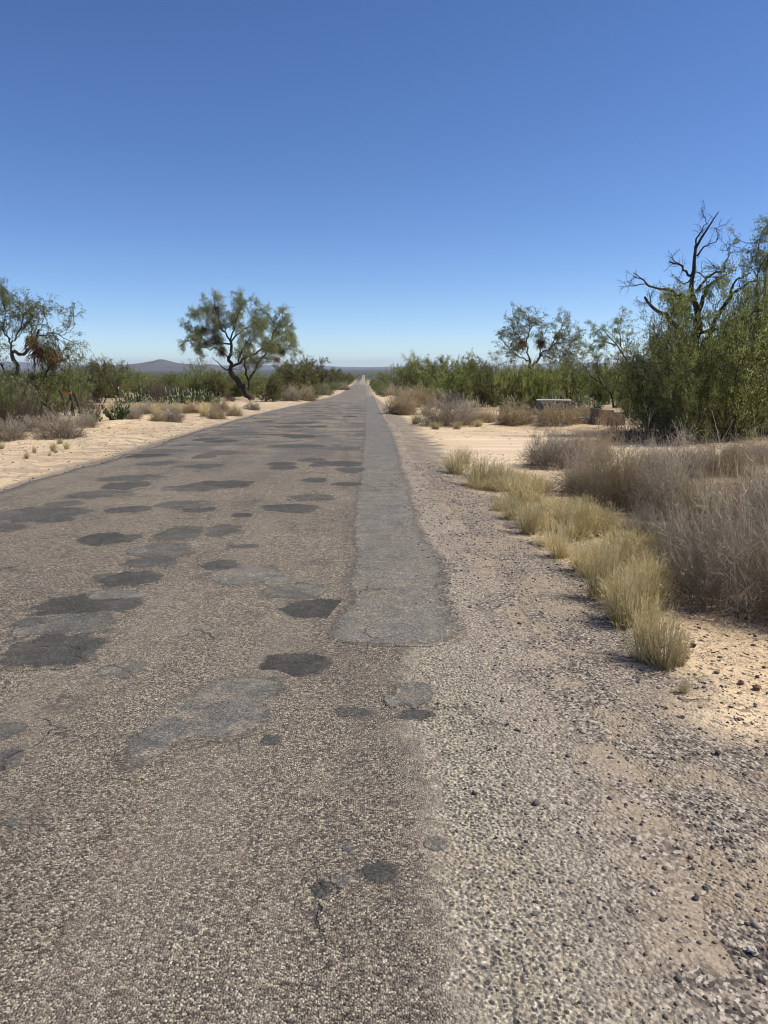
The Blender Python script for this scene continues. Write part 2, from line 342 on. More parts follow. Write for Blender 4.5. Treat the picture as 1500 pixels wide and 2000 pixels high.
M = {}
M['ground'] = make_ground_mat(); M['road'] = make_road_mat()
M['stone'] = rnd_mat('gravel_stone', [(0, (.07, .062, .06)), (.4, (.15, .125, .105)), (.7, (.27, .22, .17)), (.9, (.42, .35, .27)), (1, (.58, .53, .46))], .9)
M['straw'] = rnd_mat('straw_grass', [(0, (.30, .26, .10)), (.25, (.55, .46, .21)), (.6, (.80, .68, .38)), (1, (.92, .84, .60))], .8, .45)
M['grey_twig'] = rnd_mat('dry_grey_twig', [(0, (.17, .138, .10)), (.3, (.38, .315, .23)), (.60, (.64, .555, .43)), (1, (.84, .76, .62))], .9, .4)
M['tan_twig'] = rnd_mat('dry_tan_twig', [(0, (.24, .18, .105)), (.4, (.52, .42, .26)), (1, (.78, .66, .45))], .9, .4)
M['brown_twig'] = rnd_mat('dead_brown_twig', [(0, (.06, .042, .034)), (.6, (.13, .092, .07)), (1, (.22, .16, .12))], .95)
M['bark'] = rnd_mat('dark_bark', [(0, (.055, .044, .036)), (1, (.13, .10, .08))], .95, None, 9, .5)
M['dead_bark'] = rnd_mat('dead_dark_wood', [(0, (.04, .032, .028)), (1, (.09, .072, .06))], .95, None, 9, .5)
M['leaf'] = rnd_mat('mesquite_leaf', [(0, (.085, .105, .025)), (.5, (.23, .265, .065)), (.8, (.38, .41, .125)), (1, (.52, .53, .24))], .6, .58, spec=.25)
M['leaf_grey'] = rnd_mat('grey_green_leaf', [(0, (.14, .16, .065)), (.5, (.26, .285, .125)), (1, (.42, .43, .24))], .6, .45, spec=.25)
M['leaf_olive'] = rnd_mat('olive_leaf', [(0, (.105, .11, .035)), (.5, (.19, .195, .065)), (.9, (.27, .255, .095)), (1, (.33, .27, .12))], .65, .3, spec=.2)
M['mistle'] = rnd_mat('mistletoe_strand', [(0, (.10, .07, .03)), (.6, (.21, .145, .065)), (1, (.24, .20, .075))], .85, .15)
M['rust_mistle'] = rnd_mat('rusty_mistletoe_strand', [(0, (.12, .062, .036)), (.6, (.25, .135, .08)), (1, (.32, .19, .11))], .85, .15)
M['pad'] = rnd_mat('cactus_pad', [(0, (.07, .09, .04)), (.5, (.125, .15, .065)), (.8, (.20, .21, .09)), (1, (.40, .37, .16))], .6, None, 14, .8, .3)

# ------------------------------------------------------------------ the ground, one sheet to the horizon
def graded(parts):
    out = [np.arange(a, b, s) for a, b, s in parts]; return np.unique(np.round(np.concatenate(out), 4))
pos = graded([(0, 9, .14), (9, 30, .6), (30, 90, 3), (90, 400, 15), (400, 2000, 100), (2000, 16001, 1000)])
gx = np.unique(np.concatenate([-pos, pos])); gy = np.concatenate([-pos[(pos > 0) & (pos < 60)][::-1][::2], pos])
gy = np.unique(np.concatenate([gy[gy < 9], np.arange(9, 34, .22), gy[gy > 34]]))
GX, GY = np.meshgrid(gx, gy); GZ = H(GX, GY)
# under the road the sheet sinks clear of the surfacing
und = sst(0, .25, GX-(edge_l(GY)+.10))*(1-sst(-.25, 0, GX-(edge_r(GY)-.10)))
GZ = GZ-.05*und-.006
m = MB(); nx, ny = len(gx), len(gy); ii = np.arange(nx*ny).reshape(ny, nx)
m.add(np.stack([GX, GY, GZ], -1), np.stack([ii[:-1, :-1], ii[:-1, 1:], ii[1:, 1:], ii[1:, :-1]], -1))
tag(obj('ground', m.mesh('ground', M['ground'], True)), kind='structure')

# road slab with ragged rims
def sheet(ys, xl, xr, nxs, dz, skirt):
    u = np.linspace(0, 1, nxs); XX = xl[:, None]*(1-u)+xr[:, None]*u; YY = np.repeat(ys[:, None], nxs, 1)
    ZZ = road_z(XX, YY)+dz
    if skirt:
        XX = np.concatenate([XX[:, :1]-.03, XX, XX[:, -1:]+.03], 1); YY = np.concatenate([YY[:, :1], YY, YY[:, -1:]], 1)
        ZZ = np.concatenate([ZZ[:, :1]-.09, ZZ, ZZ[:, -1:]-.09], 1)
    k = XX.shape[1]; i = np.arange(k*len(ys)).reshape(len(ys), k)
    return np.stack([XX, YY, ZZ], -1), np.stack([i[:-1, :-1], i[:-1, 1:], i[1:, 1:], i[1:, :-1]], -1)
ys = np.unique(np.concatenate([np.arange(-30, 0, 1.), np.arange(0, 12, .06), np.arange(12, 45, .16), np.arange(45, 120, 1.2), np.arange(120, 352, 6)]))
m = MB(); v, q = sheet(ys, edge_l(ys), edge_r(ys), 28, .004, True); m.add(v, q); rme = m.mesh('road', M['road'], True)
attr(rme, 'rim', (edge_r(ys)[:, None]-v[..., 0]).clip(0).ravel())
road = tag(obj('road', rme), 'long straight patched chip seal road running away to the horizon', kind='structure')
# the pale dirt road that carries on beyond the surfacing
t = NT('pale_dirt_road'); g_ = t.n('NewGeometry'); dm = t.done(t.ramp(t.noise(g_.outputs[0], .08, 4), [(.3, (.26, .20, .145)), (.7, (.34, .275, .20))]), .95)
ys2 = np.arange(346, 1500, 14.); m = MB(); v, q = sheet(ys2, -3.2-0*ys2, .6+0*ys2, 8, .03, True); m.add(v, q)
tag(obj('dirt_road', m.mesh('dirt_road', dm, True)), 'pale dirt road continuing where the paved road ends', kind='structure')

# repair patches of darker asphalt, each a thin sheet of its own on the road
rp = np.random.RandomState(11); patch_n = 0
def patch(pts, tone, inner=.62):
    """pts: outline on the ground (N,2)"""
    global patch_n
    pts = np.asarray(pts); c = pts.mean(0); N = len(pts); rings = [(0.02, 1.), (.35, 1.), (inner, 1.), (.82, .5), (1.0, .0)]
    V = []; E = []
    for r_, e_ in rings:
        p = c+(pts-c)*r_; V.append(p); E += [e_]*N
    V = np.concatenate(V); z = road_z(V[:, 0], V[:, 1])+.0042+np.repeat([.0035, .0035, .003, .0016, 0], N)*(.55+.45*(patch_n % 9)/8)+.00035*(patch_n % 9)
    i = np.arange(N*len(rings)).reshape(len(rings), N); nx_ = np.roll(i, -1, 1)
    q = np.stack([i[:-1], i[1:], nx_[1:], nx_[:-1]], -1)
    m = MB(); m.add(np.column_stack([V, z]), q); m.add(np.column_stack([V[:N], z[:N]])[:], t=[[0, k, k+1] for k in range(1, N-1)])
    E += [1.]*N
    me = m.mesh('road_patch', M['road'], True); attr(me, 'edge', E); attr(me, 'tone', [tone]*len(E))
    me.polygons.foreach_set('use_smooth', [True]*len(me.polygons))
    obj('repair_patch', me, road); patch_n += 1
def blob(cx, cy, rx, ry, tone, rot=0., wob=.16, inner=.55, grow=1.27):
    a, b, _ = gp(cx, cy); a1, _, _ = gp(cx+rx, cy); _, b1, _ = gp(cx, cy-ry); _, b0, _ = gp(cx, cy+ry)
    RX = abs(a1-a)*grow; RY = abs(b1-b0)/2*grow; mid = (b1+b0)/2
    th = np.linspace(0, 2*math.pi, 72, endpoint=False); ph = rp.rand()*50; wob = wob*1.05
    w = 1+wob*2*(vnoise(np.cos(th)*1.6+ph, np.sin(th)*1.6+ph, 7)-.5)+wob*1.3*(vnoise(np.cos(th)*3.3+ph, np.sin(th)*3.3, 8)-.5)+wob*.7*(vnoise(np.cos(th)*8+ph, np.sin(th)*8, 18)-.5)
    u = np.cos(th)*RX*w; vv = np.sin(th)*RY*w
    sh = math.tan(R(rot))
    patch(np.column_stack([a+u+vv*sh, mid+vv]), tone, inner)
DK, MD, LT = .062, .098, .15
strip = [(640,1240),(668,1190),(690,1165),(672,1130),(690,1090),(684,1050),(690,1000),(698,960),(702,920),(706,890),(709,860),(711,835),(712,815),(713,795),(714,780),
         (733,780),(740,795),(748,815),(760,835),(772,855),(776,880),(784,910),(800,945),(806,985),(816,1020),(832,1055),(858,1090),(876,1120),(866,1150),(884,1190),(904,1232),(880,1256),(830,1262),(770,1264),(700,1258)]
def strip_sheet():
    """long overlay along the wheel track, row by row"""
    rows = [(1264,750,820),(1259,705,858),(1254,676,880),(1247,654,896),(1238,640,905),(1215,652,896),(1190,668,884),(1160,685,868),(1130,672,872),(1110,680,872),(1090,690,856),(1055,684,832),(1020,688,816),(985,692,806),(945,698,798),(910,703,784),(880,706,776),(855,709,770),(835,711,760),(815,712,748),(800,713,741),(785,714,735),(774,714,730)]
    L = np.array([gp(a, y)[:2] for y, a, b in rows]); Rr = np.array([gp(b, y)[:2] for y, a, b in rows])
    yy = np.unique(np.concatenate([np.arange(L[0, 1], L[0, 1]+.5, .03), np.arange(L[0, 1]+.5, 14, .12), np.arange(14, L[-1, 1], .6)]))
    xl = np.interp(yy, L[:, 1], L[:, 0])+.05*(vnoise(yy*3, 0*yy, 41)-.5)-.05; xr = np.interp(yy, Rr[:, 1], Rr[:, 0])+.06*(vnoise(yy*3, 0*yy, 42)-.5)+.05
    v, q = sheet(yy, xl, xr, 15, .0062, False)
    e = np.minimum(np.minimum(np.arange(15), np.arange(15)[::-1])/2.6, 1.0); Ee = np.repeat(e[None], len(yy), 0)*np.clip((yy-yy[0])/.10, 0, 1)[:, None]
    m = MB(); m.add(v, q); me = m.mesh('overlay_strip', M['road'], True); attr(me, 'edge', Ee.ravel()); attr(me, 'tone', [.165]*Ee.size)
    obj('overlay_strip', me, road)
strip_sheet()
def resample_line(pts, K):
    d = np.concatenate([[0], np.cumsum(np.linalg.norm(np.diff(pts, axis=0), axis=1))]); t_ = np.linspace(0, d[-1], K)
    return np.stack([np.interp(t_, d, pts[:, i_]) for i_ in range(2)], 1)
for a in [(628,1190,72,18,DK,0.,.07),(578,1300,66,23,.058,0.,.08),(570,1155,58,14,MD*1.25),(480,1127,75,18,LT),(432,1105,32,9,MD*.8),
          (255,1132,50,14,DK*1.15),(205,1127,18,6,MD),(168,1188,88,26,DK*1.12,-10),(220,1163,50,9,LT),(140,1225,85,24,MD*1.15),(60,1218,28,9,MD),(92,1275,92,31,DK*1.25),(160,1287,22,8,DK*1.2),
          (290,1098,45,10,MD),(320,1076,58,12,MD*1.15),(205,1054,55,10,DK*1.15),(355,1042,40,13,MD),(430,1037,35,10,MD),(475,1068,28,4,MD),(570,993,55,8,DK*1.3),(474,1007,20,4,DK*1.2),
          (253,996,38,6,DK*1.3),(365,986,45,7,MD),(390,996,28,5,DK*1.3),(85,1005,78,13,MD*.95),(110,1015,35,6,MD*.9),(0,1034,45,9,MD*.95),(125,985,30,5,MD),(190,967,55,7,MD),(245,949,40,8,DK*1.3),(255,934,52,6,MD),
          (430,947,60,7,DK*1.15),(380,954,50,5,MD),(610,972,40,6,MD),(615,938,24,5,DK*1.2),(680,946,30,4,DK*1.2),(665,906,50,5,DK*1.2),(550,907,28,4,DK*1.3),(555,914,26,4,DK*1.3),(685,919,26,5,DK*1.4),(610,899,25,3,DK*1.4),
          (310,905,35,4,DK*1.5),(390,911,40,4,DK*1.4),(400,892,22,4,DK*1.5),(440,885,35,4,MD),(0,1430,45,14,MD*1.05),(5,1492,32,24,MD*1.05),(745,1705,32,20,.068),(627,1740,18,15,.08),(532,1448,18,9,.08),(690,1392,35,9,.10),
          (665,1725,18,10,LT),(815,1398,32,8,.08),(800,1360,40,22,LT*1.05),(850,1650,20,14,MD*1.3),(680,1660,14,8,MD*1.4),(240,1310,40,14,LT*.9),(720,1470,10,5,LT),(25,1610,20,8,MD*1.3)]:
    blob(*a)
    if a[2] > 34 and rp.rand() < .75 and len(a) < 7: blob(a[0]+a[2]*(.85 if rp.rand() < .5 else -.85), a[1]+a[3]*(rp.rand()-.3), a[2]*.38, a[3]*.5, a[4]*1.2)
lo = np.array([(215,1522),(210,1488),(246,1442),(286,1408),(318,1366),(370,1350),(408,1326),(470,1312),(540,1310),(584,1328),(566,1350),(528,1366),(544,1396),(532,1426),(482,1442),(430,1452),(380,1447),(332,1462),(292,1492),(255,1527)], float)
lo = resample_line(np.concatenate([lo, lo[:1]]), 90)[:-1]; patch(np.array([gp(px_, py_)[:2] for px_, py_ in lo]), LT*.95, .72)
for k in range(64):       # farther on, patch over patch
    yy = 15+52*rp.rand()**1.2; xx = -4.6+4.5*rp.rand(); th = np.linspace(0, 2*math.pi, 20, endpoint=False)
    w = 1+.3*(vnoise(np.cos(th)*1.5+k, np.sin(th)*1.5, 9)-.5); rx, ry = .35+.55*rp.rand(), .25+.6*rp.rand()
    patch(np.column_stack([np.clip(xx+rx*np.cos(th)*w, -4.9, .7), yy+ry*np.sin(th)*w]), DK*(.95+1.0*rp.rand()))

# loose gravel and pebbles on the shoulders: beyond counting
ico = np.array([(0,0,1),(.894,0,.447),(.276,.851,.447),(-.724,.526,.447),(-.724,-.526,.447),(.276,-.851,.447),(.724,.526,-.447),(-.276,.851,-.447),(-.894,0,-.447),(-.276,-.851,-.447),(.724,-.526,-.447),(0,0,-1)])
icf = np.array([(0,1,2),(0,2,3),(0,3,4),(0,4,5),(0,5,1),(1,6,2),(2,7,3),(3,8,4),(4,9,5),(5,10,1),(6,7,2),(7,8,3),(8,9,4),(9,10,5),(10,6,1),(11,7,6),(11,8,7),(11,9,8),(11,10,9),(11,6,10)])
def stones(m, x, y, z, r, rs, flat=.6, a=None):
    N = len(x); sc = np.stack([.7+.6*rs.rand(N), .7+.6*rs.rand(N), flat*(.6+.6*rs.rand(N))], 1)*r[:, None]
    v = ico[None]*(.78+.44*rs.rand(N, 12, 1)); th = rs.rand(N)*6.28; c, s_ = np.cos(th), np.sin(th)
    v = v*sc[:, None, :]; v = np.stack([v[..., 0]*c[:, None]-v[..., 1]*s_[:, None], v[..., 0]*s_[:, None]+v[..., 1]*c[:, None], v[..., 2]], -1)
    v += np.stack([x, y, z+sc[:, 2]*.35], 1)[:, None]
    f = (icf[None]+np.arange(N)[:, None, None]*12).reshape(-1, 3)
    m.add(v.reshape(-1, 3), t=f, a=np.repeat(rs.rand(N) if a is None else a, 12))
rs = np.random.RandomState(5); m = MB()
def zs(x, y):
    on = (x > edge_l(y)-.02) & (x < edge_r(y)+.02)
    return np.where(on, road_z(x, y)+.004, H(x, y)-.006)
N = 11000; y = 1.0+13*rs.rand(N)**1.7; x = .25+2.1*rs.beta(2.2, 2.0, N)+.15*rs.normal(size=N); r = .0028+.0055*rs.rand(N)**3; stones(m, x, y, zs(x, y), r*(1+.05*y), rs)
N = 700; y = 1.0+12*rs.rand(N)**1.4; x = .35+2.9*rs.rand(N); r = .006+.010*rs.rand(N)**3; stones(m, x, y, zs(x, y), r, rs)
N = 3500; y = 2.2+9*rs.rand(N)**1.3; x = 1.55+2.6*rs.rand(N); r = .003+.011*rs.rand(N)**4; stones(m, x, y, zs(x, y), r*1.15, rs)
N = 2600; y = 6+26*rs.rand(N)**1.3; x = -5.15-4.5*rs.rand(N)**1.4; r = .006+.016*rs.rand(N)**3; stones(m, x, y, zs(x, y), r, rs)
tag(obj('gravel', m.mesh('gravel', M['stone'])), 'loose grey and tan gravel spread along the road shoulders', 'gravel', kind='stuff')

# ------------------------------------------------------------------ plant builders
def unit(v): return v/(np.linalg.norm(v, axis=-1, keepdims=True)+1e-9)
def grow(st, D, L, K, wander, trop, rs):
    """N stems at once: (N,K,3)"""
    N = len(st); P = np.zeros((N, K, 3)); P[:, 0] = st; D = unit(D).copy(); trop = np.asarray(trop, float)
    for k in range(1, K):
        D = unit(D+wander*rs.normal(size=(N, 3))+trop*(1.0/(K-1)))
        P[:, k] = P[:, k-1]+D*(np.asarray(L)/(K-1))[:, None]
    return P
def sprout(P, n, ang, t0, rs, t1=1.0):
    N, K, _ = P.shape; pi = np.repeat(np.arange(N), n); t = (t0+(t1-t0)*rs.rand(len(pi)))*(K-1.001); i = t.astype(int); f = (t-i)[:, None]
    st = P[pi, i]*(1-f)+P[pi, i+1]*f; T = unit(P[pi, i+1]-P[pi, i])
    perp = unit(np.cross(T, rs.normal(size=T.shape))); a = ang*(.6+.8*rs.rand(len(pi)))[:, None]
    return st, T*np.cos(a)+perp*np.sin(a), pi
def taper(N, K, r0, r1): return np.asarray(r0).reshape(-1, 1)*(1-np.linspace(0, 1, K))+np.asarray(r1).reshape(-1, 1)*np.linspace(0, 1, K)+np.zeros((N, 1))
def on_line(P, n, rs, jit, t0=.15):
    N, K, _ = P.shape; pi = np.repeat(np.arange(N), n); t = (t0+(1-t0)*rs.rand(len(pi)))*(K-1.001); i = t.astype(int); f = (t-i)[:, None]
    return P[pi, i]*(1-f)+P[pi, i+1]*f+jit*rs.normal(size=(len(pi), 3)), unit(P[pi, i+1]-P[pi, i]), pi

def grass_mesh(seed, n=190, h=.36, spread=.11, lean=.95, mat='straw', w=.0026):
    rs = np.random.RandomState(seed); m = MB()
    a = rs.rand(n)*6.283; r = spread*np.sqrt(rs.rand(n)); st = np.stack([r*np.cos(a), r*np.sin(a), -.02+0*a], 1)
    D = np.stack([np.cos(a)*lean*(r/spread+.15)*rs.rand(n), np.sin(a)*lean*(r/spread+.15)*rs.rand(n), np.ones(n)], 1)+.22*rs.normal(size=(n, 3))
    L = h*(.45+.65*rs.rand(n)); P = grow(st, D, L, 5, .10, (.08, -.02, -.25), rs)
    g = rs.rand(n)**1.2*.9+.08; L *= .6+.6*rs.rand(n)
    m.strands(P, taper(n, 5, w*(.8+.5*rs.rand(n)), w*.3), 3, g, rs)
    # seed heads: fine side threads near the tips
    st2, D2, pi = sprout(P, 4, .6, .6, rs); k = len(st2)
    m.strands(grow(st2, D2, h*.16*(.5+rs.rand(k)), 3, .12, (0, 0, -.2), rs), taper(k, 3, w*.55, w*.3), 3, np.clip(g[pi]+.25, 0, 1), rs)
    # greenish basal blades
    k = n//3; a = rs.rand(k)*6.283; r = spread*np.sqrt(rs.rand(k)); st = np.stack([r*np.cos(a), r*np.sin(a), -.02+0*a], 1)
    D = np.stack([np.cos(a)*.5, np.sin(a)*.5, 1+0*a], 1)+.25*rs.normal(size=(k, 3))
    m.strands(grow(st, D, h*.45*(.5+.6*rs.rand(k)), 4, .1, (0, 0, -.3), rs), taper(k, 4, w*1.25, w*.3), 3, .12*rs.rand(k), rs)
    return m.mesh('dry_grass', M[mat])
def twig_bush_mesh(seed, n=120, h=.75, spread=.38, lean=.9, mat='grey_twig', w=.0030, kids=(7, 5), straggle=.21):
    rs = np.random.RandomState(seed); m = MB()
    a = rs.rand(n)*6.283; q = np.sqrt(rs.rand(n)); r = spread*q; st = np.stack([r*np.cos(a), r*np.sin(a), -.03+0*a], 1)
    D = np.stack([np.cos(a)*lean*q*1.5, np.sin(a)*lean*q*1.5, .95-.75*q*rs.rand(n)], 1)+.25*rs.normal(size=(n, 3))
    D[:, 2] = np.abs(D[:, 2])+.10; hm_ = np.sqrt(np.clip(1-.72*q*q, .1, 1))
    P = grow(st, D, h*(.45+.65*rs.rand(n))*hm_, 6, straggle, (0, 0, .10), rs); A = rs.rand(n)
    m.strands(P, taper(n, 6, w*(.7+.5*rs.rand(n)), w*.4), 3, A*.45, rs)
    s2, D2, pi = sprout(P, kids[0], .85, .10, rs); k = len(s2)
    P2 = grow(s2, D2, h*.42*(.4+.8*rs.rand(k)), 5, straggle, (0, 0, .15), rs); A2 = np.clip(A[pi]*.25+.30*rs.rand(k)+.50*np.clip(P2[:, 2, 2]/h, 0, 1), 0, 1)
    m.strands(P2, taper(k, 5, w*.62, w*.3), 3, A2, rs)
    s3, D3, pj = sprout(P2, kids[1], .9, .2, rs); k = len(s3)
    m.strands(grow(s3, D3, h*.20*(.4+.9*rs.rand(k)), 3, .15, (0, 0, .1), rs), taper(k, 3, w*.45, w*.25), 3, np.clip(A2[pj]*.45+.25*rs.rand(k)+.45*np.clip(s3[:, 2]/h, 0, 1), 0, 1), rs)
    return m.mesh('dry_twigs', M[mat])
def green_bush(seed, h=2.4, rad=1.5, nst=26, leafmat='leaf', nleaf=11, ls=.10, lw=.034, upright=.45, twk=(9, 7), open_=0.):
    """returns (stems mesh, foliage mesh)"""
    rs = np.random.RandomState(seed); m = MB(); f = MB()
    a = rs.rand(nst)*6.283; q = np.sqrt(rs.rand(nst)); st = np.stack([.25*rad*q*np.cos(a), .25*rad*q*np.sin(a), -.08+0*a], 1)
    D = np.stack([np.cos(a)*q*rad/h*1.15, np.sin(a)*q*rad/h*1.15, upright+.5*rs.rand(nst)], 1)+.12*rs.normal(size=(nst, 3))
    P = grow(st, D, h*(.62+.42*rs.rand(nst)), 8, .13, (0, 0, .15), rs)
    m.strands(P, taper(nst, 8, .013+.012*rs.rand(nst), .005), 4, None, rs)
    s2, D2, pi = sprout(P, twk[0], .85, .08, rs); k = len(s2)
    P2 = grow(s2, D2, h*.30*(.4+.8*rs.rand(k)), 5, .16, (0, 0, .2), rs); m.strands(P2, taper(k, 5, .006, .003), 3, None, rs)
    s3, D3, pj = sprout(P2, twk[1], .8, .2, rs); k = len(s3)
    P3 = grow(s3, D3, h*.13*(.4+.9*rs.rand(k)), 3, .15, (0, 0, .0), rs); m.strands(P3, taper(k, 3, .0035, .002), 3, None, rs)
    keep = rs.rand(k) > open_; P3 = P3[keep]; tone = np.clip(.5+.24*rs.normal(size=len(P3)), 0, 1)
    C, T, pk = on_line(P3, nleaf, rs, .025*h/2.4); n = len(C)
    Dl = T*.3+rs.normal(size=(n, 3))*.75+np.array([0, 0, -.05]); f.leaves(C, Dl, ls*(.5+.8*rs.rand(n)), lw*(.6+.7*rs.rand(n)), np.clip(tone[pk]+.18*rs.normal(size=n), 0, 1), rs)
    return m.mesh('stems', M['bark']), f.mesh('foliage', M[leafmat])
def pear_mesh(seed, tiers=4, n0=9):
    """prickly pear: flat oval pads growing from pads"""
    rs = np.random.RandomState(seed); m = MB(); nu, nv = 10, 7
    def pad(base, up, nrm, h, w, th, a):
        up = up/np.linalg.norm(up); nrm = np.cross(np.cross(up, nrm), up); nrm /= np.linalg.norm(nrm)+1e-9; sv = np.cross(up, nrm)
        ph = np.linspace(0, math.pi, nv); tt = np.arange(nu)*2*math.pi/nu
        rr = np.sin(ph)**.8*(1-.18*np.cos(ph)*-1*0); zc = (1-np.cos(ph))/2*h; wd = w*(.75+.25*(1-np.cos(ph))/2)
        v = base+up*zc[:, None, None]+sv*(np.cos(tt)[None, :, None]*(rr*wd)[:, None, None]/1)+nrm*(np.sin(tt)[None, :, None]*(rr*th)[:, None, None])
        i = np.arange(nu*nv).reshape(nv, nu); j = np.roll(i, -1, 1)
        m.add(v.reshape(-1, 3), np.stack([i[:-1], j[:-1], j[1:], i[1:]], -1).reshape(-1, 4), a=a)
    fr = []
    for k in range(n0):
        a = rs.rand()*6.28; b = np.array([.14*math.cos(a), .14*math.sin(a), -.05]); up = np.array([.9*math.cos(a), .9*math.sin(a), .45+.5*rs.rand()]); fr.append((b, up, rs.normal(size=3)))
    for t_ in range(tiers):
        nf = []
        for b, up, nr in fr:
            h = .27*(.75+.45*rs.rand())*(1-.09*t_); w = h*.40; pad(b, up, nr, h, w, .022, np.clip(.02+.16*t_+.40*rs.rand()**1.6, 0, 1))
            u = up/np.linalg.norm(up)
            for c in range(1+(rs.rand() < .62)+(t_ == 0)):
                d = u+.55*rs.normal(size=3)+np.array([0, 0, .22]); d[2] = max(d[2], .05)
                nf.append((b+u*h*.95+.03*rs.normal(size=3), d, rs.normal(size=3)))
        rs.shuffle(nf); fr = nf[:30]
    return m.mesh('cactus_pads', M['pad'], True)

# ------------------------------------------------------------------ trees sketched limb by limb
def resample(pts, K):
    pts = np.asarray(pts, float); d = np.concatenate([[0], np.cumsum(np.linalg.norm(np.diff(pts, axis=0), axis=1))]); t = np.linspace(0, d[-1], K)
    return np.stack([np.interp(t, d, pts[:, i]) for i in range(pts.shape[1])], 1)
def hero_tree(name, base_px, limbs, levels, leaf, label, cat='tree', seed=1, clumps=(), leafmat='leaf', wig=.04, spurs=0, rk=1.0, depth=None, trunkmat='bark', top_mask=None):
    """limbs: (list of photo places up the limb, radius at foot, radius at tip, drift in depth per metre, leafy?)"""
    rs = np.random.RandomState(seed)
    bx, by, bz = gp(*base_px) if depth is None else depth
    sc = dist_px(bx, by)/F
    root = empty(name, (bx, by, bz)); tag(root, label, cat)
    tm = MB(); leafy = []; bare = []; K = 12; ends = []
    def loc(p, dep): return np.array([(p[0]-base_px[0])*sc*.985, dep, (zf(p[1])-zf(base_px[1]))*F*sc])
    for pts, r0, r1, drift, lf in limbs:
        p0 = loc(pts[0], 0.); dep0 = 0.
        if ends:                                   # start where the nearest existing limb passes
            E = np.concatenate(ends); k = np.argmin(np.hypot(E[:, 0]-p0[0], E[:, 2]-p0[2])); dep0 = E[k, 1]
        L3 = []; run = 0; prev = None
        for p in pts:
            q = loc(p, 0)
            if prev is not None: run += np.hypot(q[0]-prev[0], q[2]-prev[2])
            prev = q; q[1] = dep0+drift*run; L3.append(q)
        Pp = resample(L3, K); Pp[1:-1] += min(wig, .22*run/(K-1))*rs.normal(size=(K-2, 3))
        if pts[0] == base_px: Pp[0, 2] -= .25
        ends.append(Pp); rad = taper(1, K, r0, r1)*rk
        if pts[0] == base_px: rad[0, 0] *= 1.35
        tm.strands(Pp[None], rad, 9 if r0 > .1 else 6, None, rs)
        if lf: leafy.append((Pp, lf))
        elif len(ends) > 1 and spurs: bare.append(Pp)
    if bare:
        Pb = np.stack(bare); s2, D2, pi = sprout(Pb, spurs, .8, .3, rs); k = len(s2)
        P2 = grow(s2, D2, .42*(.3+.9*rs.rand(k)**1.5), 5, .22, (0, 0, .1), rs); tm.strands(P2, taper(k, 5, .007, .003), 4, None, rs)
        s3, D3, pi = sprout(P2, 3, .7, .2, rs); k = len(s3); tm.strands(grow(s3, D3, .16*(.3+.9*rs.rand(k)), 3, .2, (0, 0, 0), rs), taper(k, 3, .0035, .002), 3, None, rs)
    f = MB(); Pl = [np.stack([p for p, w in leafy for _ in range(int(w))])] if leafy else []
    P = Pl[0]; rad0 = None
    for (n, ln, ang, t0, trop, r0, K2) in levels:
        s2, D2, pi = sprout(P, n, ang, t0, rs); k = len(s2)
        P = grow(s2, D2, ln*(.45+.85*rs.rand(k)), K2, .17, trop, rs)
        tm.strands(P, taper(k, K2, r0*(.7+.6*rs.rand(k)), r0*.4), 4 if r0 > .012 else 3, None, rs)
    nl, ls, lw, droop, jit = leaf
    tone = np.clip(.5+.24*rs.normal(size=len(P)), 0, 1)
    C, T, pk = on_line(P, nl, rs, jit); n = len(C)
    f.leaves(C, T*.4+rs.normal(size=(n, 3))*.55+np.array([0, 0, -droop]), ls*(.5+.8*rs.rand(n)), lw*(.6+.7*rs.rand(n)), np.clip(tone[pk]+.18*rs.normal(size=n), 0, 1), rs)
    trunk = obj('trunk', tm.mesh('trunk', M[trunkmat], True), root)
    obj('crown', f.mesh('crown', M[leafmat]), root)
    for (cx, cy, rx, ry, mt) in clumps:
        c = loc((cx, cy), 0); E = np.concatenate(ends); k = np.argmin(np.hypot(E[:, 0]-c[0], E[:, 2]-c[2])); c[1] = E[k, 1]*.8-.2
        n = 360; d = unit(rs.normal(size=(n, 3))); st = c+np.array([0, 0, ry*sc*.35])+d*np.array([rx, rx, ry])*sc*.75*rs.rand(n, 1)**1.3*(.6+.8*vnoise(d[:, 0]*2.2+7, d[:, 2]*2.2+cx, 5))[:, None]
        m = MB(); P_ = grow(st, d+np.array([0, 0, -.6]), sc*ry*(.3+1.1*rs.rand(n)**1.6), 4, .25, (0, 0, -1.3), rs)
        m.strands(P_, taper(n, 4, .011, .006), 3, None, rs)
        obj('mistletoe_clump', m.mesh('mistletoe_clump', M[mt]), root)
    return root

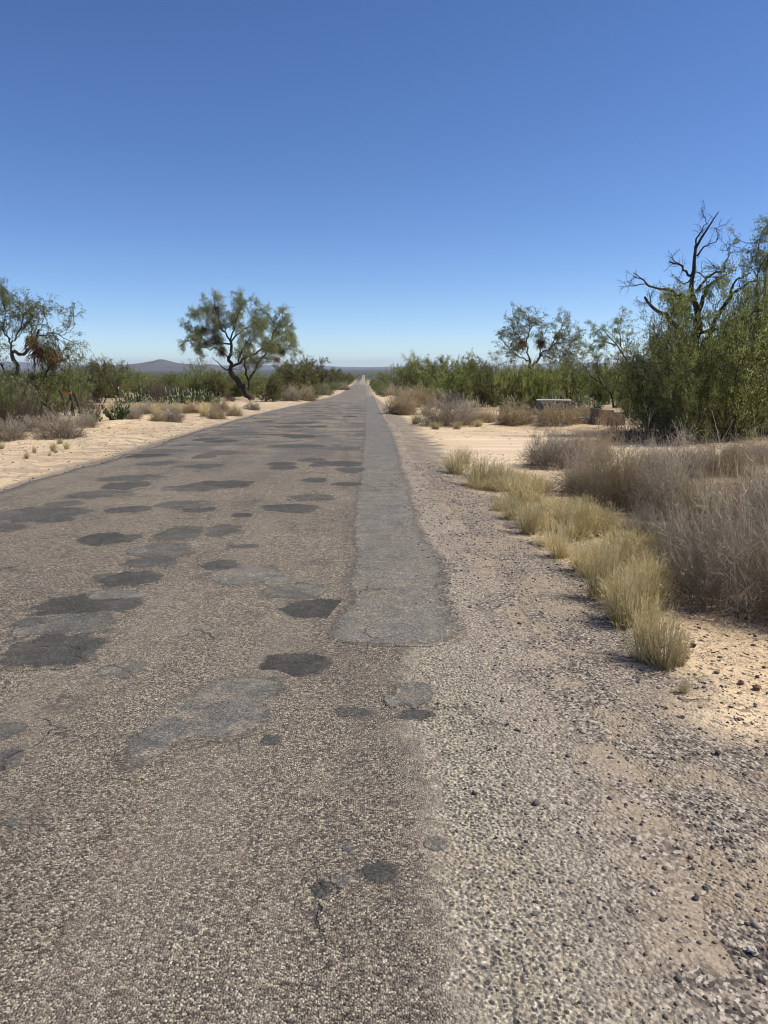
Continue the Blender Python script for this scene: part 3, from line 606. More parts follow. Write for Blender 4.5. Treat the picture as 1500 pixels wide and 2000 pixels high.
LV = [(3, 1.5, .8, .25, (0, 0, .1), .028, 6), (4, .8, .85, .2, (0, 0, -.1), .012, 5), (5, .40, .8, .2, (0, 0, -.35), .006, 4)]
b = (491, 781)
hero_tree('leaning_mesquite', b, [
    ([b, (479, 763), (466, 745), (452, 725)], .36, .27, 0, 0),
    ([(452, 725), (456, 712), (450, 702), (456, 682), (454, 665)], .22, .13, .05, 0),
    ([(454, 665), (440, 648), (436, 632), (432, 606), (428, 588), (425, 576)], .10, .02, -.1, 2),
    ([(452, 725), (440, 720), (430, 708), (420, 698)], .08, .03, -.2, 0),
    ([(456, 716), (470, 707), (488, 698), (505, 693), (518, 682), (545, 668)], .15, .05, -.35, 2),
    ([(484, 768), (487, 742), (500, 723), (510, 703), (520, 688), (530, 665), (538, 640)], .15, .05, .25, 2),
    ([(455, 668), (467, 653), (480, 645), (500, 623), (512, 600)], .10, .02, .3, 2),
    ([(450, 700), (430, 682), (408, 684), (388, 674), (374, 665)], .09, .02, -.3, 2),
    ([(453, 672), (420, 668), (397, 662), (380, 650), (369, 641)], .09, .02, .25, 2),
    ([(440, 648), (422, 627), (405, 612), (388, 602)], .07, .02, .35, 2),
    ([(517, 682), (547, 672), (563, 676), (574, 684)], .08, .02, .1, 2),
    ([(454, 665), (467, 632), (477, 607), (490, 588)], .09, .02, -.3, 2),
    ([(530, 660), (545, 630), (556, 616)], .06, .02, -.3, 2),
    ([(530, 660), (554, 645), (570, 654)], .06, .02, .5, 2),
    ([(485, 742), (478, 720), (480, 690), (492, 660), (505, 640)], .12, .02, .5, 2),
    ([(470, 707), (482, 680), (500, 660), (522, 640)], .08, .02, -.6, 2),
    ([(440, 648), (462, 625), (455, 602)], .06, .02, .5, 1)],
    [(5, 1.35, .85, .10, (0, 0, .1), .024, 6), (6, .75, .85, .2, (0, 0, -.1), .016, 5), (7, .46, .8, .1, (0, 0, -.45), .005, 4)],
    (15, .15, .046, .5, .09), 'spreading mesquite tree with leaning trunk and hanging brown mistletoe clumps left of the road', seed=3,
    clumps=[(431, 608, 11, 19, 'mistle'), (404, 645, 17, 14, 'mistle'), (428, 664, 11, 19, 'rust_mistle'), (440, 690, 7, 11, 'rust_mistle'), (406, 672, 9, 8, 'rust_mistle'), (557, 688, 7, 10, 'mistle'), (541, 703, 9, 8, 'rust_mistle')], leafmat='leaf_grey', wig=.10)
b = (56, 822)
hero_tree('old_mesquite', b, [
    ([b, (54, 785), (53, 747), (42, 715), (35, 690)], .17, .11, 0, 0),
    ([(35, 690), (32, 672), (16, 632), (5, 608)], .07, .015, .2, 2),
    ([(37, 688), (61, 691), (77, 677), (91, 659), (97, 644)], .11, .05, -.15, 1),
    ([(95, 655), (117, 651), (136, 664), (138, 690)], .045, .012, -.2, 1),
    ([(117, 651), (140, 654), (155, 648), (166, 632)], .03, .008, .1, 1),
    ([(33, 675), (52, 640), (48, 605), (42, 596)], .05, .012, .35, 2),
    ([(52, 640), (80, 614), (96, 608)], .03, .01, -.1, 1),
    ([(20, 640), (29, 605), (32, 587)], .03, .01, -.3, 2),
    ([(61, 691), (72, 660), (84, 630), (92, 620)], .05, .012, .4, 1),
    ([b, (40, 800), (25, 760), (8, 720), (-10, 690)], .13, .03, .2, 2),
    ([b, (75, 790), (95, 740), (120, 710), (150, 700)], .11, .03, -.1, 2),
    ([(53, 747), (30, 740), (5, 745)], .06, .02, -.5, 2),
    ([(53, 747), (75, 735), (110, 745)], .06, .02, -.4, 2),
    ([(10, 640), (-15, 620), (-30, 640)], .05, .02, .1, 2)],
    [(4, .85, .8, .2, (0, 0, .1), .014, 6), (5, .45, .85, .2, (0, 0, 0), .007, 5), (5, .24, .8, .2, (0, 0, -.1), .004, 4)],
    (10, .075, .025, .25, .035), 'old half bare mesquite tree with rusty mistletoe at the left edge', seed=5,
    clumps=[(101, 693, 24, 26, 'rust_mistle'), (84, 668, 12, 14, 'mistle'), (125, 700, 14, 16, 'rust_mistle')], wig=.05, rk=.6)
b = (1335, 848)
snag = hero_tree('snag_mesquite', b, [
    ([b, (1342, 720), (1347, 647), (1345, 622)], .20, .13, 0, 0),
    ([(1345, 622), (1335, 582), (1322, 548), (1325, 518), (1330, 484), (1345, 457), (1354, 427), (1363, 416)], .115, .014, -.05, 0),
    ([(1327, 484), (1327, 469), (1335, 454), (1346, 437)], .035, .01, -.1, 0),
    ([(1346, 440), (1339, 426), (1331, 414)], .012, .005, -.1, 0),
    ([(1352, 447), (1362, 446), (1373, 444)], .010, .004, .1, 0),
    ([(1331, 501), (1342, 484), (1362, 474), (1375, 464)], .036, .010, .2, 0),
    ([(1322, 540), (1308, 528), (1293, 518), (1274, 514)], .05, .026, -.2, 0),
    ([(1293, 518), (1281, 510), (1279, 504)], .02, .008, -.2, 0),
    ([(1335, 590), (1312, 582), (1278, 566), (1238, 564), (1220, 550), (1203, 538)], .075, .014, -.25, 0),
    ([(1250, 565), (1225, 556), (1200, 561), (1184, 562)], .028, .007, .1, 0),
    ([(1220, 550), (1208, 545), (1198, 553)], .012, .004, .1, 0),
    ([(1345, 690), (1320, 660), (1300, 640), (1278, 627), (1248, 612), (1228, 595), (1221, 585)], .13, .04, -.3, 0),
    ([(1240, 605), (1236, 590), (1233, 577)], .02, .006, -.1, 0),
    ([(1232, 598), (1225, 594), (1220, 597)], .02, .008, -.1, 0),
    ([(1262, 617), (1258, 640), (1252, 655), (1250, 665)], .014, .004, -.2, 0),
    ([(1345, 622), (1354, 582), (1364, 560), (1386, 538)], .10, .04, .2, 0),
    ([(1337, 570), (1357, 543), (1396, 526), (1409, 491), (1424, 486)], .055, .012, .3, 0),
    ([(1409, 495), (1405, 478), (1400, 470)], .016, .005, .1, 0),
    ([(1411, 489), (1411, 472), (1424, 468)], .014, .005, .2, 0),
    ([(1396, 526), (1385, 520), (1375, 514)], .014, .005, .2, 0),
    ([(1350, 700), (1380, 630), (1408, 590), (1421, 568), (1458, 545), (1495, 545)], .12, .02, .15, 0),
    ([(1410, 590), (1412, 565), (1420, 540), (1440, 535)], .06, .02, -.1, 0),
    ([(1278, 627), (1290, 600), (1310, 590), (1330, 600)], .03, .01, .3, 1),
    ([(1340, 660), (1300, 690), (1270, 700), (1245, 690)], .07, .02, -.4, 2),
    ([(1322, 548), (1312, 555), (1302, 548), (1296, 540)], .03, .01, .2, 0),
    ([(1325, 530), (1338, 535), (1350, 548)], .03, .01, -.3, 1),
    ([(1342, 720), (1310, 745), (1285, 790), (1270, 820)], .07, .02, -.5, 2),
    ([(1342, 720), (1380, 690), (1420, 680), (1460, 700)], .09, .02, -.5, 3),
    ([(1345, 650), (1385, 640), (1420, 620), (1445, 600)], .07, .02, -.6, 2),
    ([(1345, 650), (1330, 630), (1315, 610)], .06, .02, -.7, 2)],
    [(4, .75, .9, .15, (0, 0, .25), .013, 6), (5, .42, .85, .2, (0, 0, .1), .007, 5), (7, .24, .8, .2, (0, 0, -.2), .003, 4)],
    (12, .07, .024, .3, .03), 'tall mesquite with bare dark dead limbs rising above green sprouts', seed=8, trunkmat='dead_bark', wig=.028, spurs=8, rk=.8)
b = (1040, 797)
hero_tree('slender_mesquite', b, [
    ([b, (1038, 750), (1036, 728), (1032, 706)], .13, .09, 0, 0),
    ([(1032, 706), (1022, 676), (1005, 652), (998, 640)], .07, .015, .2, 2),
    ([(1022, 676), (1028, 650), (1033, 632)], .05, .012, -.2, 2),
    ([(1034, 716), (1050, 695), (1070, 676), (1086, 652), (1096, 634)], .08, .015, .1, 2),
    ([(1070, 676), (1092, 668), (1108, 655)], .04, .012, -.3, 2),
    ([(1032, 706), (1005, 695), (985, 688)], .05, .012, -.3, 2),
    ([(1050, 695), (1080, 700), (1105, 692)], .05, .012, .3, 2),
    ([(1050, 695), (1052, 668), (1060, 650)], .05, .012, .4, 1)],
    [(4, 1.2, .8, .2, (0, 0, .15), .020, 6), (5, .65, .85, .2, (0, 0, 0), .010, 5), (5, .36, .8, .2, (0, 0, -.3), .005, 4)],
    (11, .12, .04, .4, .05), 'thin crowned mesquite tree standing above the bushes behind the concrete tank', seed=12, leafmat='leaf_grey',
    clumps=[(1014, 672, 9, 13, 'rust_mistle'), (1083, 656, 7, 8, 'mistle'), (1052, 672, 8, 12, 'mistle')], wig=.06)
b = (1200, 796)
hero_tree('forked_mesquite', b, [
    ([b, (1197, 784), (1196, 770), (1174, 752), (1150, 732), (1135, 712)], .075, .02, .1, 2),
    ([(1197, 772), (1200, 745), (1203, 720), (1212, 695)], .06, .02, .3, 2),
    ([b, (1208, 785), (1213, 768), (1222, 750), (1224, 720), (1205, 690), (1178, 662), (1160, 640)], .10, .02, -.1, 2),
    ([(1224, 720), (1240, 700), (1262, 685)], .06, .02, .2, 2),
    ([(1205, 690), (1200, 660), (1195, 638)], .05, .015, .1, 2),
    ([(1190, 675), (1165, 665), (1145, 668)], .05, .015, -.2, 2),
    ([(1222, 750), (1250, 735), (1280, 740)], .06, .02, -.3, 2),
    ([(1174, 752), (1160, 725), (1158, 700)], .04, .015, -.3, 2)],
    [(4, .95, .8, .2, (0, 0, .1), .018, 6), (4, .5, .85, .2, (0, 0, 0), .010, 5), (6, .30, .8, .2, (0, 0, -.3), .005, 4)],
    (16, .09, .03, .35, .05), 'low forked mesquite tree with pale leafy top behind the weathered block', seed=15, wig=.05)

# ------------------------------------------------------------------ planting: one of each kind, copied for every plant in view
class Kind:
    """a plant kind: several grown forms; every planting is an object of its own"""
    def __init__(s, name, cat, forms): s.name, s.cat, s.forms, s.used = name, cat, forms, set()
    def put(s, loc, w, h, label, group=None, rot=None, form=None, rs=random):
        k = rs.randrange(len(s.forms)) if form is None else form % len(s.forms)
        meshes, bw, bh = s.forms[k]
        if isinstance(meshes, tuple):
            if k in s.used: r = dup(s.src[k])
            else:
                r = empty(s.name); obj('stems', meshes[0], r); obj('foliage', meshes[1], r)
                if not hasattr(s, 'src'): s.src = {}
                s.src[k] = r; s.used.add(k)
        else: r = obj(s.name, meshes)
        r.location = loc; r.rotation_euler = (0, 0, rs.random()*6.283 if rot is None else rot); r.scale = (w/bw, w/bw, h/bh)
        tag(r, label, s.cat)
        if group: r['group'] = group
        elif 'group' in r: del r['group']
        return r
    def at(s, px, by, wpx, top, label, group=None, **k):
        """seen in the photograph: foot at (px, by), width wpx, top at row top"""
        x, y, z = gp(px, by); q = dist_px(x, y)/F
        return s.put((x, y, z-.02), wpx*q*.985, (zf(top)-zf(by))*F*q, label, group, **k)
def form(me):
    """measured width and height of a grown form"""
    mm = me if isinstance(me, tuple) else (me,)
    co = []
    for m_ in mm:
        a = np.zeros(len(m_.vertices)*3, np.float32); m_.vertices.foreach_get('co', a); co.append(a.reshape(-1, 3))
    co = np.concatenate(co); lo, hi = np.percentile(co, 2, 0), np.percentile(co, 98.5, 0)
    return (me, max(.01, (hi[0]-lo[0]+hi[1]-lo[1])/2), hi[2])
random.seed(4)
TUFT = Kind('grass_tuft', 'dry grass', [form(grass_mesh(50+i)) for i in range(6)])
FINE = Kind('grass_tuft', 'dry grass', [form(grass_mesh(70+i, n=150, h=.30, spread=.07, lean=.45, w=.0035)) for i in range(3)])
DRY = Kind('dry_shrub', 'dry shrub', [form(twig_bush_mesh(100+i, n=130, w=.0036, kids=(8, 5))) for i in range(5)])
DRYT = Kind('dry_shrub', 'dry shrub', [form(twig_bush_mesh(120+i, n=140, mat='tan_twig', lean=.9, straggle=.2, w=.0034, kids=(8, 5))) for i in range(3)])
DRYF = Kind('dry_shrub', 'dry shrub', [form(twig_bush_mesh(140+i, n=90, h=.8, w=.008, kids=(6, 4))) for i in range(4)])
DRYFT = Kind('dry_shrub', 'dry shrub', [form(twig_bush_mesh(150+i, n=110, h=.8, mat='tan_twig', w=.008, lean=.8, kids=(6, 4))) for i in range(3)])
BROWN = Kind('dead_brush', 'dead brush', [form(twig_bush_mesh(160+i, n=70, h=1.3, spread=.7, mat='brown_twig', w=.011, kids=(5, 4), straggle=.22)) for i in range(3)])
GREEN = Kind('green_bush', 'bush', [form(green_bush(200+i, leafmat='leaf')) for i in range(4)])
OLIVE = Kind('green_bush', 'bush', [form(green_bush(220+i, leafmat='leaf_olive', upright=.8, rad=1.3)) for i in range(4)])
GREY = Kind('green_bush', 'bush', [form(green_bush(240+i, leafmat='leaf_grey', open_=.35, twk=(6, 5))) for i in range(3)])
SPROUT = Kind('mesquite_bush', 'bush', [form(green_bush(260+i, h=3.2, rad=1.9, nst=32, leafmat='leaf', nleaf=12, ls=.056, lw=.029, upright=.38, twk=(11, 9), open_=.3)) for i in range(3)])
PEAR = Kind('prickly_pear', 'cactus', [form(pear_mesh(300+i)) for i in range(5)])

# --- grasses along the right shoulder, nearest first
G1 = 'straw grass tufts along the right shoulder'
near = [(1295, 1302, 90, 1182, 'straw yellow grass tuft, nearest of the row on the right shoulder'),
        (1258, 1288, 88, 1155, 'tall pale grass tuft touching the nearest tuft of the shoulder row'),
        (1325, 1296, 50, 1215, 'small pale grass tuft on the sand side of the nearest tuft'),
        (1215, 1222, 80, 1112, 'feathery grass tuft third along the shoulder row'),
        (1262, 1212, 76, 1122, 'bushy pale grass tuft between the shoulder row and the big dry shrub'),
        (1170, 1168, 74, 1058, 'yellow green grass tuft mid way along the shoulder row')]
for a in near: TUFT.at(*a)
rg = np.random.RandomState(77)
for k in range(36):
    s_ = rg.rand(); cx = np.interp(s_, [0, .25, .5, .75, 1], [1215, 1120, 1040, 965, 905]); cy = np.interp(s_, [0, .25, .5, .75, 1], [1215, 1120, 1055, 985, 935])
    lat = rg.rand()**1.3; px = cx+lat*np.interp(s_, [0, 1], [95, 75]); by = cy-lat*np.interp(s_, [0, 1], [50, 12])
    hh = np.interp(by, [920, 1220], [48, 125])*(.36+.62*rg.rand()); ww = np.interp(by, [920, 1220], [48, 92])*(.8+.4*rg.rand())
    TUFT.at(px, by, ww, by-hh, 'straw coloured grass tuft growing in the dense grass belt beside the gravel shoulder', G1)
G1b = 'low fuzzy grass between the straw belt and the thicket'
for k in range(26):
    s_ = rg.rand(); cx = np.interp(s_, [0, .25, .5, .75, 1], [1300, 1225, 1150, 1065, 985]); cy = np.interp(s_, [0, .25, .5, .75, 1], [1170, 1085, 1030, 965, 925]); px = cx+rg.rand()*70-25; by = cy+rg.rand()*24-8
    hh = np.interp(by, [920, 1180], [26, 62])*(.6+.6*rg.rand()); TUFT.at(px, by, hh*(1.5+.8*rg.rand()), by-hh, 'low fuzzy pale grass between the straw grass belt and the dry thicket', G1b)
for k, (px, by, w, top, lb) in enumerate([(890, 925, 60, 875, 'thin grey green grass clump at the far end of the shoulder row'), (935, 948, 70, 885, 'dense olive grass clump with a dark shadow at the shoulder edge'),
        (905, 905, 45, 870, 'small grass clump by the mouth of the sandy driveway'), (1335, 1352, 26, 1318, 'tiny sparse grass sprig on the gravel below the nearest tuft')]):
    TUFT.at(px, by, w, top, lb)

# --- dry shrubs, right foreground
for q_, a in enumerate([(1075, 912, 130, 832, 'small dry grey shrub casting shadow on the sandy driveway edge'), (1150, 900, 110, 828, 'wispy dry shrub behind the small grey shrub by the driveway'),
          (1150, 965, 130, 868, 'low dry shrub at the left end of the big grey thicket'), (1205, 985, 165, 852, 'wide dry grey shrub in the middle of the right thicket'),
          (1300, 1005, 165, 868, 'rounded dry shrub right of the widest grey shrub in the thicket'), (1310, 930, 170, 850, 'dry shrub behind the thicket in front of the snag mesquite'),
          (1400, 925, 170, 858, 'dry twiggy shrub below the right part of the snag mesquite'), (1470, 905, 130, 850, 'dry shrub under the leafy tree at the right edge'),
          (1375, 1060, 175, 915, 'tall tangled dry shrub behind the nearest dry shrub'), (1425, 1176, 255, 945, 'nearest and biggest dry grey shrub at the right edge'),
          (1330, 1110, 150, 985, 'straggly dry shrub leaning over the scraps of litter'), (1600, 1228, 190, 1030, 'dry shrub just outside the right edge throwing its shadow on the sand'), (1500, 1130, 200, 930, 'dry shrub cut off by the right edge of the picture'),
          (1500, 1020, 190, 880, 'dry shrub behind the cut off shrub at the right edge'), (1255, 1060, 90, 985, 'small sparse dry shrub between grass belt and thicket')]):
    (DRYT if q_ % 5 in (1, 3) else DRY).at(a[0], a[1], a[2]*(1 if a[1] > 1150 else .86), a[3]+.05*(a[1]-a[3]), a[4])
for a in [(1210, 862, 90, 818, 'dark twiggy shrub with green shoots beside the driveway sand'), (1290, 868, 110, 825, 'low brown brush at the foot of the snag mesquite')]:
    BROWN.at(*a)

# --- leafy sprouts round the snag and the right edge
for a in [(1295, 848, 120, 660, 'leafy green mesquite bush left of the snag trunk'), (1385, 850, 150, 640, 'leafy green mesquite bush in front of the snag trunk'),
          (1455, 846, 140, 600, 'tall leafy mesquite bush right of the snag trunk'), (1380, 846, 190, 590, 'broad leafy bush behind the snag trunk'), (1325, 860, 150, 622, 'tall leafy bush hiding the foot of the snag trunk'), (1410, 862, 165, 585, 'tall bright leafy bush between the snag and the tall airy tree'), (1345, 866, 120, 735, 'low leafy bush spreading at the snag foot'),
          (1500, 850, 150, 560, 'leafy bush filling the right edge below the tall tree'), (1425, 858, 120, 760, 'bright green low sprout under the right tree'), (1270, 846, 90, 740, 'small green bush between the weathered block and the snag')]:
    SPROUT.at(a[0], a[1], a[2]*1.22, a[3]-28, a[4])
b = (1462, 846)
hero_tree('leafy_mesquite', b, [
    ([b, (1466, 760), (1466, 700), (1470, 600), (1468, 520), (1467, 450)], .12, .015, 0, 2),
    ([(1466, 700), (1490, 620), (1500, 540), (1497, 460)], .06, .012, .1, 2),
    ([(1467, 640), (1445, 590), (1440, 545), (1452, 500)], .05, .012, -.2, 2),
    ([(1470, 600), (1488, 560), (1482, 500), (1488, 455)], .04, .012, .2, 2),
    ([(1466, 700), (1515, 670), (1540, 600), (1545, 520)], .07, .012, -.2, 3),
    ([(1468, 520), (1455, 490), (1448, 470)], .02, .008, .2, 1)],
    [(4, .7, .8, .2, (0, 0, .3), .012, 6), (4, .38, .85, .2, (0, 0, .1), .006, 5), (6, .22, .8, .2, (0, 0, -.2), .003, 4)],
    (11, .065, .021, .3, .03), 'tall airy mesquite with fine green leaves at the right edge', seed=21, wig=.04)

# --- beside the driveway: bushes and dry shrubs of the right side
for a in [(787, 810, 52, 768, 'round tan shrub at the road edge before the driveway'), (800, 783, 46, 756, 'tan shrub behind the round road edge shrub'), (824, 795, 52, 762, 'grey shrub right of the tan road edge shrub'),
          (862, 832, 78, 786, 'large grey shrub on the sand beyond the driveway'), (917, 822, 50, 786, 'pale shrub left of the lone domed shrub'), (1004, 830, 58, 790, 'lone domed dry shrub left of the concrete tank'),
          (1094, 830, 78, 790, 'wide dry shrub growing in front of the concrete tank'), (880, 798, 50, 766, 'dry shrub tucked under the green bushes beyond the driveway'), (945, 825, 40, 800, 'low straw shrub between pale shrub and domed shrub'),
          (905, 830, 40, 800, 'low dry shrub at the driveway edge'), (765, 772, 30, 756, 'small grey brown shrub by the white roadside marker'), (1140, 818, 40, 795, 'dry shrub between the concrete tank and the weathered block')]:
    (DRYFT if 'tan' in a[4] or 'straw' in a[4] else DRYF).at(a[0], a[1], a[2]*1.2, a[1]-(a[1]-a[3])*1.12, a[4])
for a in [(833, 812, 26, 788, 'yellow grass clump in the gully beyond the driveway'), (812, 828, 26, 808, 'small yellow grass clump at the gravel corner of the driveway'), (850, 838, 24, 822, 'pale grass clump on the driveway sand'),
          (892, 838, 24, 822, 'short straw clump fringing the driveway'), (935, 832, 22, 818, 'short yellow clump fringing the driveway near the domed shrub'), (803, 797, 22, 782, 'yellow grass clump behind the round tan shrub')]:
    FINE.at(*a)
RB = [(887, 792, 110, 700, 'big green bush beyond the driveway, tallest of the row'), (812, 770, 76, 698, 'green bush with pointed top left of the tallest bush'), (767, 764, 54, 716, 'grey green bush nearest the road on the right'),
      (953, 795, 80, 708, 'yellow green bush left of the rusty brush'), (1002, 800, 70, 716, 'green bush in front of the slender mesquite'), (1055, 800, 80, 712, 'green bush behind the concrete tank'),
      (845, 780, 60, 705, 'olive bush between the two tallest bushes'), (925, 782, 70, 708, 'dark green bush right of the tallest bush'), (748, 752, 26, 728, 'small dark green bush far along the right verge'),
      (1110, 792, 70, 702, 'dark bush between the slender and forked mesquites'), (1135, 790, 70, 690, 'grey green bush left of the forked mesquite'), (1245, 808, 80, 705, 'green bush right of the forked mesquite'),
      (790, 762, 40, 712, 'bush behind the grey green roadside bush'), (1180, 790, 70, 718, 'bush behind the trunks of the forked mesquite'), (1240, 815, 60, 765, 'low bush overhanging the white scrap')]
for i, a in enumerate(RB): (OLIVE if ('olive' in a[4] or 'yellow' in a[4] or i % 4 == 3) else GREY if 'grey' in a[4] else GREEN).at(*a)
for a in [(993, 800, 40, 752, 'rusty brown dead brush among the green bushes right of centre'), (1108, 790, 34, 745, 'dark dead brush in the shade behind the concrete tank'), (1040, 812, 40, 790, 'dark brush left of the concrete tank')]:
    BROWN.at(*a)
for a in [(993, 806, 26, 772, 'grey prickly pear cactus below the rusty brush'), (1128, 812, 36, 774, 'dark blue green prickly pear between tank and block'), (786, 772, 22, 755, 'spotted prickly pear beside the road at the right'), (1086, 812, 30, 764, 'pale cactus rising behind the concrete tank'), (1160, 808, 26, 782, 'small prickly pear behind the weathered block')]:
    PEAR.at(*a)

# --- the left verge
for a in [(118, 856, 86, 804, 'broad grey dry shrub at the foot of the old mesquite'), (14, 858, 66, 816, 'pale dry shrub at the left edge of the picture'), (170, 834, 36, 802, 'dry shrub right of the broad grey shrub'),
          (66, 842, 60, 812, 'dry shrub beneath the trunk of the old mesquite'), (336, 824, 42, 788, 'dark grey shrub on the sand bank below the cactus row'), (307, 822, 24, 802, 'small round brown shrub beside the dark grey shrub'),
          (256, 818, 40, 790, 'grey shrub beside the single prickly pear'), (424, 818, 36, 790, 'tan round shrub on the bank left of the leaning mesquite'), (432, 804, 42, 776, 'grey shrub behind the tan round shrub on the bank'),
          (458, 812, 34, 788, 'tan shrub at the road side below the leaning mesquite'), (492, 800, 30, 784, 'small dry shrub on the sand at the leaning trunk'), (380, 806, 44, 780, 'tan shrub below the largest cactus clump'),
          (592, 782, 56, 755, 'brown grey shrub on the left verge beyond the leaning mesquite'), (625, 772, 40, 752, 'dry shrub beyond the brown grey verge shrub'), (563, 784, 40, 752, 'pale dead shrub right of the leaning mesquite'),
          (672, 762, 22, 748, 'small reddish shrub on the far left verge'), (290, 808, 46, 784, 'pale shrub in the dry grass below the fence')]:
    (DRYFT if 'tan' in a[4] or 'brown' in a[4] else DRYF).at(a[0], a[1], a[2]*(.95 if 'tan' in a[4] else 1.1), a[1]-(a[1]-a[3])*(.9 if 'tan' in a[4] else 1.0), a[4])
for a in [(67, 884, 9, 869, 'tiny straw tuft, second from left on the left sandy verge'), (105, 881, 14, 862, 'straw tuft third from left on the left sandy verge'), (130, 877, 14, 860, 'straw tuft at the right end of the four on the left sand'),
          (52, 895, 11, 881, 'straw tuft at the left end of the four on the left sand'), (97, 890, 8, 881, 'lowest tiny straw sprout on the left sandy verge')]:
    FINE.at(*a)
G2 = 'straw grass below the cactus row on the left'
for k in range(26): px = 215+rg.rand()*215; FINE.at(px, 796+14*rg.rand()+.02*(px-215), 20+12*rg.rand(), 785+5*rg.rand(), 'straw grass clump in the dry grass below the cactus row on the left', G2)
for a in [(196, 786, 80, 706, 'olive bush right of the old mesquite'), (227, 776, 76, 706, 'dense green bush left of the distant mountain'), (268, 762, 60, 727, 'yellow green bush under the left slope of the mountain'),
          (376, 770, 60, 704, 'airy green bush left of the leaning mesquite'), (428, 770, 54, 728, 'olive bush behind the leaning trunk on its left'), (534, 784, 54, 729, 'dark olive bush right of the leaning trunk'),
          (575, 776, 76, 706, 'large olive bush beyond the leaning mesquite'), (615, 770, 64, 702, 'tallest olive bush on the left verge with feathery top'), (655, 757, 44, 722, 'olive bush low on the far left verge'),
          (678, 750, 26, 730, 'farthest olive bush on the left verge'), (548, 776, 46, 730, 'olive bush between the dark olive and large olive bushes'), (330, 764, 60, 732, 'grey green bush behind the dark dead brush'),
          (22, 826, 80, 745, 'leafy bush among the stems of the old mesquite'), (95, 806, 70, 748, 'bush right of the old mesquite stems'), (440, 774, 36, 742, 'dark bush in the shade of the leaning trunk'), (20, 834, 110, 722, 'grey green bush in the tangle at the left edge'), (62, 826, 80, 716, 'grey green bush behind the old mesquite trunk'), (122, 804, 84, 712, 'green bush behind the orange board'), (158, 800, 76, 708, 'grey green bush at the right of the old mesquite'), (5, 840, 60, 740, 'leafy bush at the left edge under the old mesquite')]:
    (OLIVE if 'olive' in a[4] else GREY if 'airy' in a[4] or 'grey' in a[4] else GREEN).at(*a)
for a in [(307, 790, 66, 744, 'dark brown dead brush behind the fence posts on the left'), (178, 820, 44, 764, 'tangle of fallen dead branches right of the orange board'), (345, 786, 44, 750, 'dark dead brush behind the largest cactus clump'), (30, 842, 60, 770, 'grey dead branches low at the left edge'), (100, 826, 40, 772, 'dark dead brush left of the leaning timber'), (60, 838, 60, 775, 'dead branches hanging at the old mesquite stems'), (448, 784, 26, 764, 'dark brush at the left of the leaning trunk foot')]:
    BROWN.at(*a)
for a in [(227, 818, 34, 786, 'single prickly pear on the sand nearest the road at the left'), (181, 824, 26, 798, 'small prickly pear at the end of the fallen branches'), (258, 797, 34, 762, 'yellowish prickly pear at the left of the cactus row'), (280, 797, 30, 766, 'prickly pear second from left in the cactus row'),
          (300, 798, 30, 774, 'low prickly pear in the middle of the cactus row'), (325, 797, 30, 772, 'low prickly pear right of the row middle'), (348, 794, 36, 757, 'pale prickly pear before the tallest fence post'), (372, 795, 40, 757, 'largest prickly pear of the cactus row'),
          (395, 794, 38, 758, 'dark green prickly pear beside the largest one'), (412, 792, 28, 765, 'prickly pear at the right end of the cactus row'), (240, 798, 24, 772, 'small yellow prickly pear left of the first fence post'), (632, 765, 22, 735, 'blue green prickly pear under the tallest olive bush')]:
    PEAR.at(a[0], a[1], a[2]*1.25, a[3]+2, a[4])

# --- thickets filling the desert behind, each bush its own object
rf = np.random.RandomState(9); random.seed(12)
def filler(n, xr, yr, side, lab, grp):
    k = 0
    while k < n:
        y = yr[0]+(yr[1]-yr[0])*rf.rand()**1.2; x = xr[0]+(xr[1]-xr[0])*rf.rand()
        px = 712+F*x/y
        if px < -60 or px > 1560: continue
        z = float(H(x, y)); top = (1.55-z)+y*(-.004+.012*rf.rand()) if side < 0 else (1.55-z)+y*(-.006+.018*rf.rand()**1.4)
        top = (1.55-z)-y*(.003+.010*rf.rand()) if side < 0 and 225 < px < 450 else top
        h = min(max(.9, top), 3.3); w = h*(.9+.5*rf.rand())
        (GREEN, OLIVE, GREY)[rf.randint(3)].put((x, y, z-.05), w, h, lab, grp); k += 1
filler(62, (-75, -11), (95, 200), -1, 'desert bush in the distant thicket on the left of the road', 'thicket bushes left of the road')
filler(70, (6.5, 70), (48, 190), 1, 'desert bush in the distant thicket on the right of the road', 'thicket bushes right of the road')
for k in range(44):       # verges running off to the vanishing point
    sd_ = 1 if k % 2 else -1; y = 95+260*rf.rand()**1.2; x = (-6.6-3.2*rf.rand()) if sd_ < 0 else (3.0+3.5*rf.rand())
    h = 1.2+1.5*rf.rand(); (OLIVE, GREEN, GREY)[rf.randint(3)].put((x, y, float(H(x, y))-.05), h*1.25, h, 'bush hugging the far %s verge of the road' % ('right' if sd_ > 0 else 'left'), 'bushes on the far %s verge' % ('right' if sd_ > 0 else 'left'))
# two dark distant trees left of the vanishing point
for px, by, w, top, lb in [(683, 746, 5, 728, 'dark slim distant tree left of the vanishing road'), (688, 747, 7, 733, 'dark round distant tree beside the slim one')]:
    GREEN.at(px, by, w, top, lb)
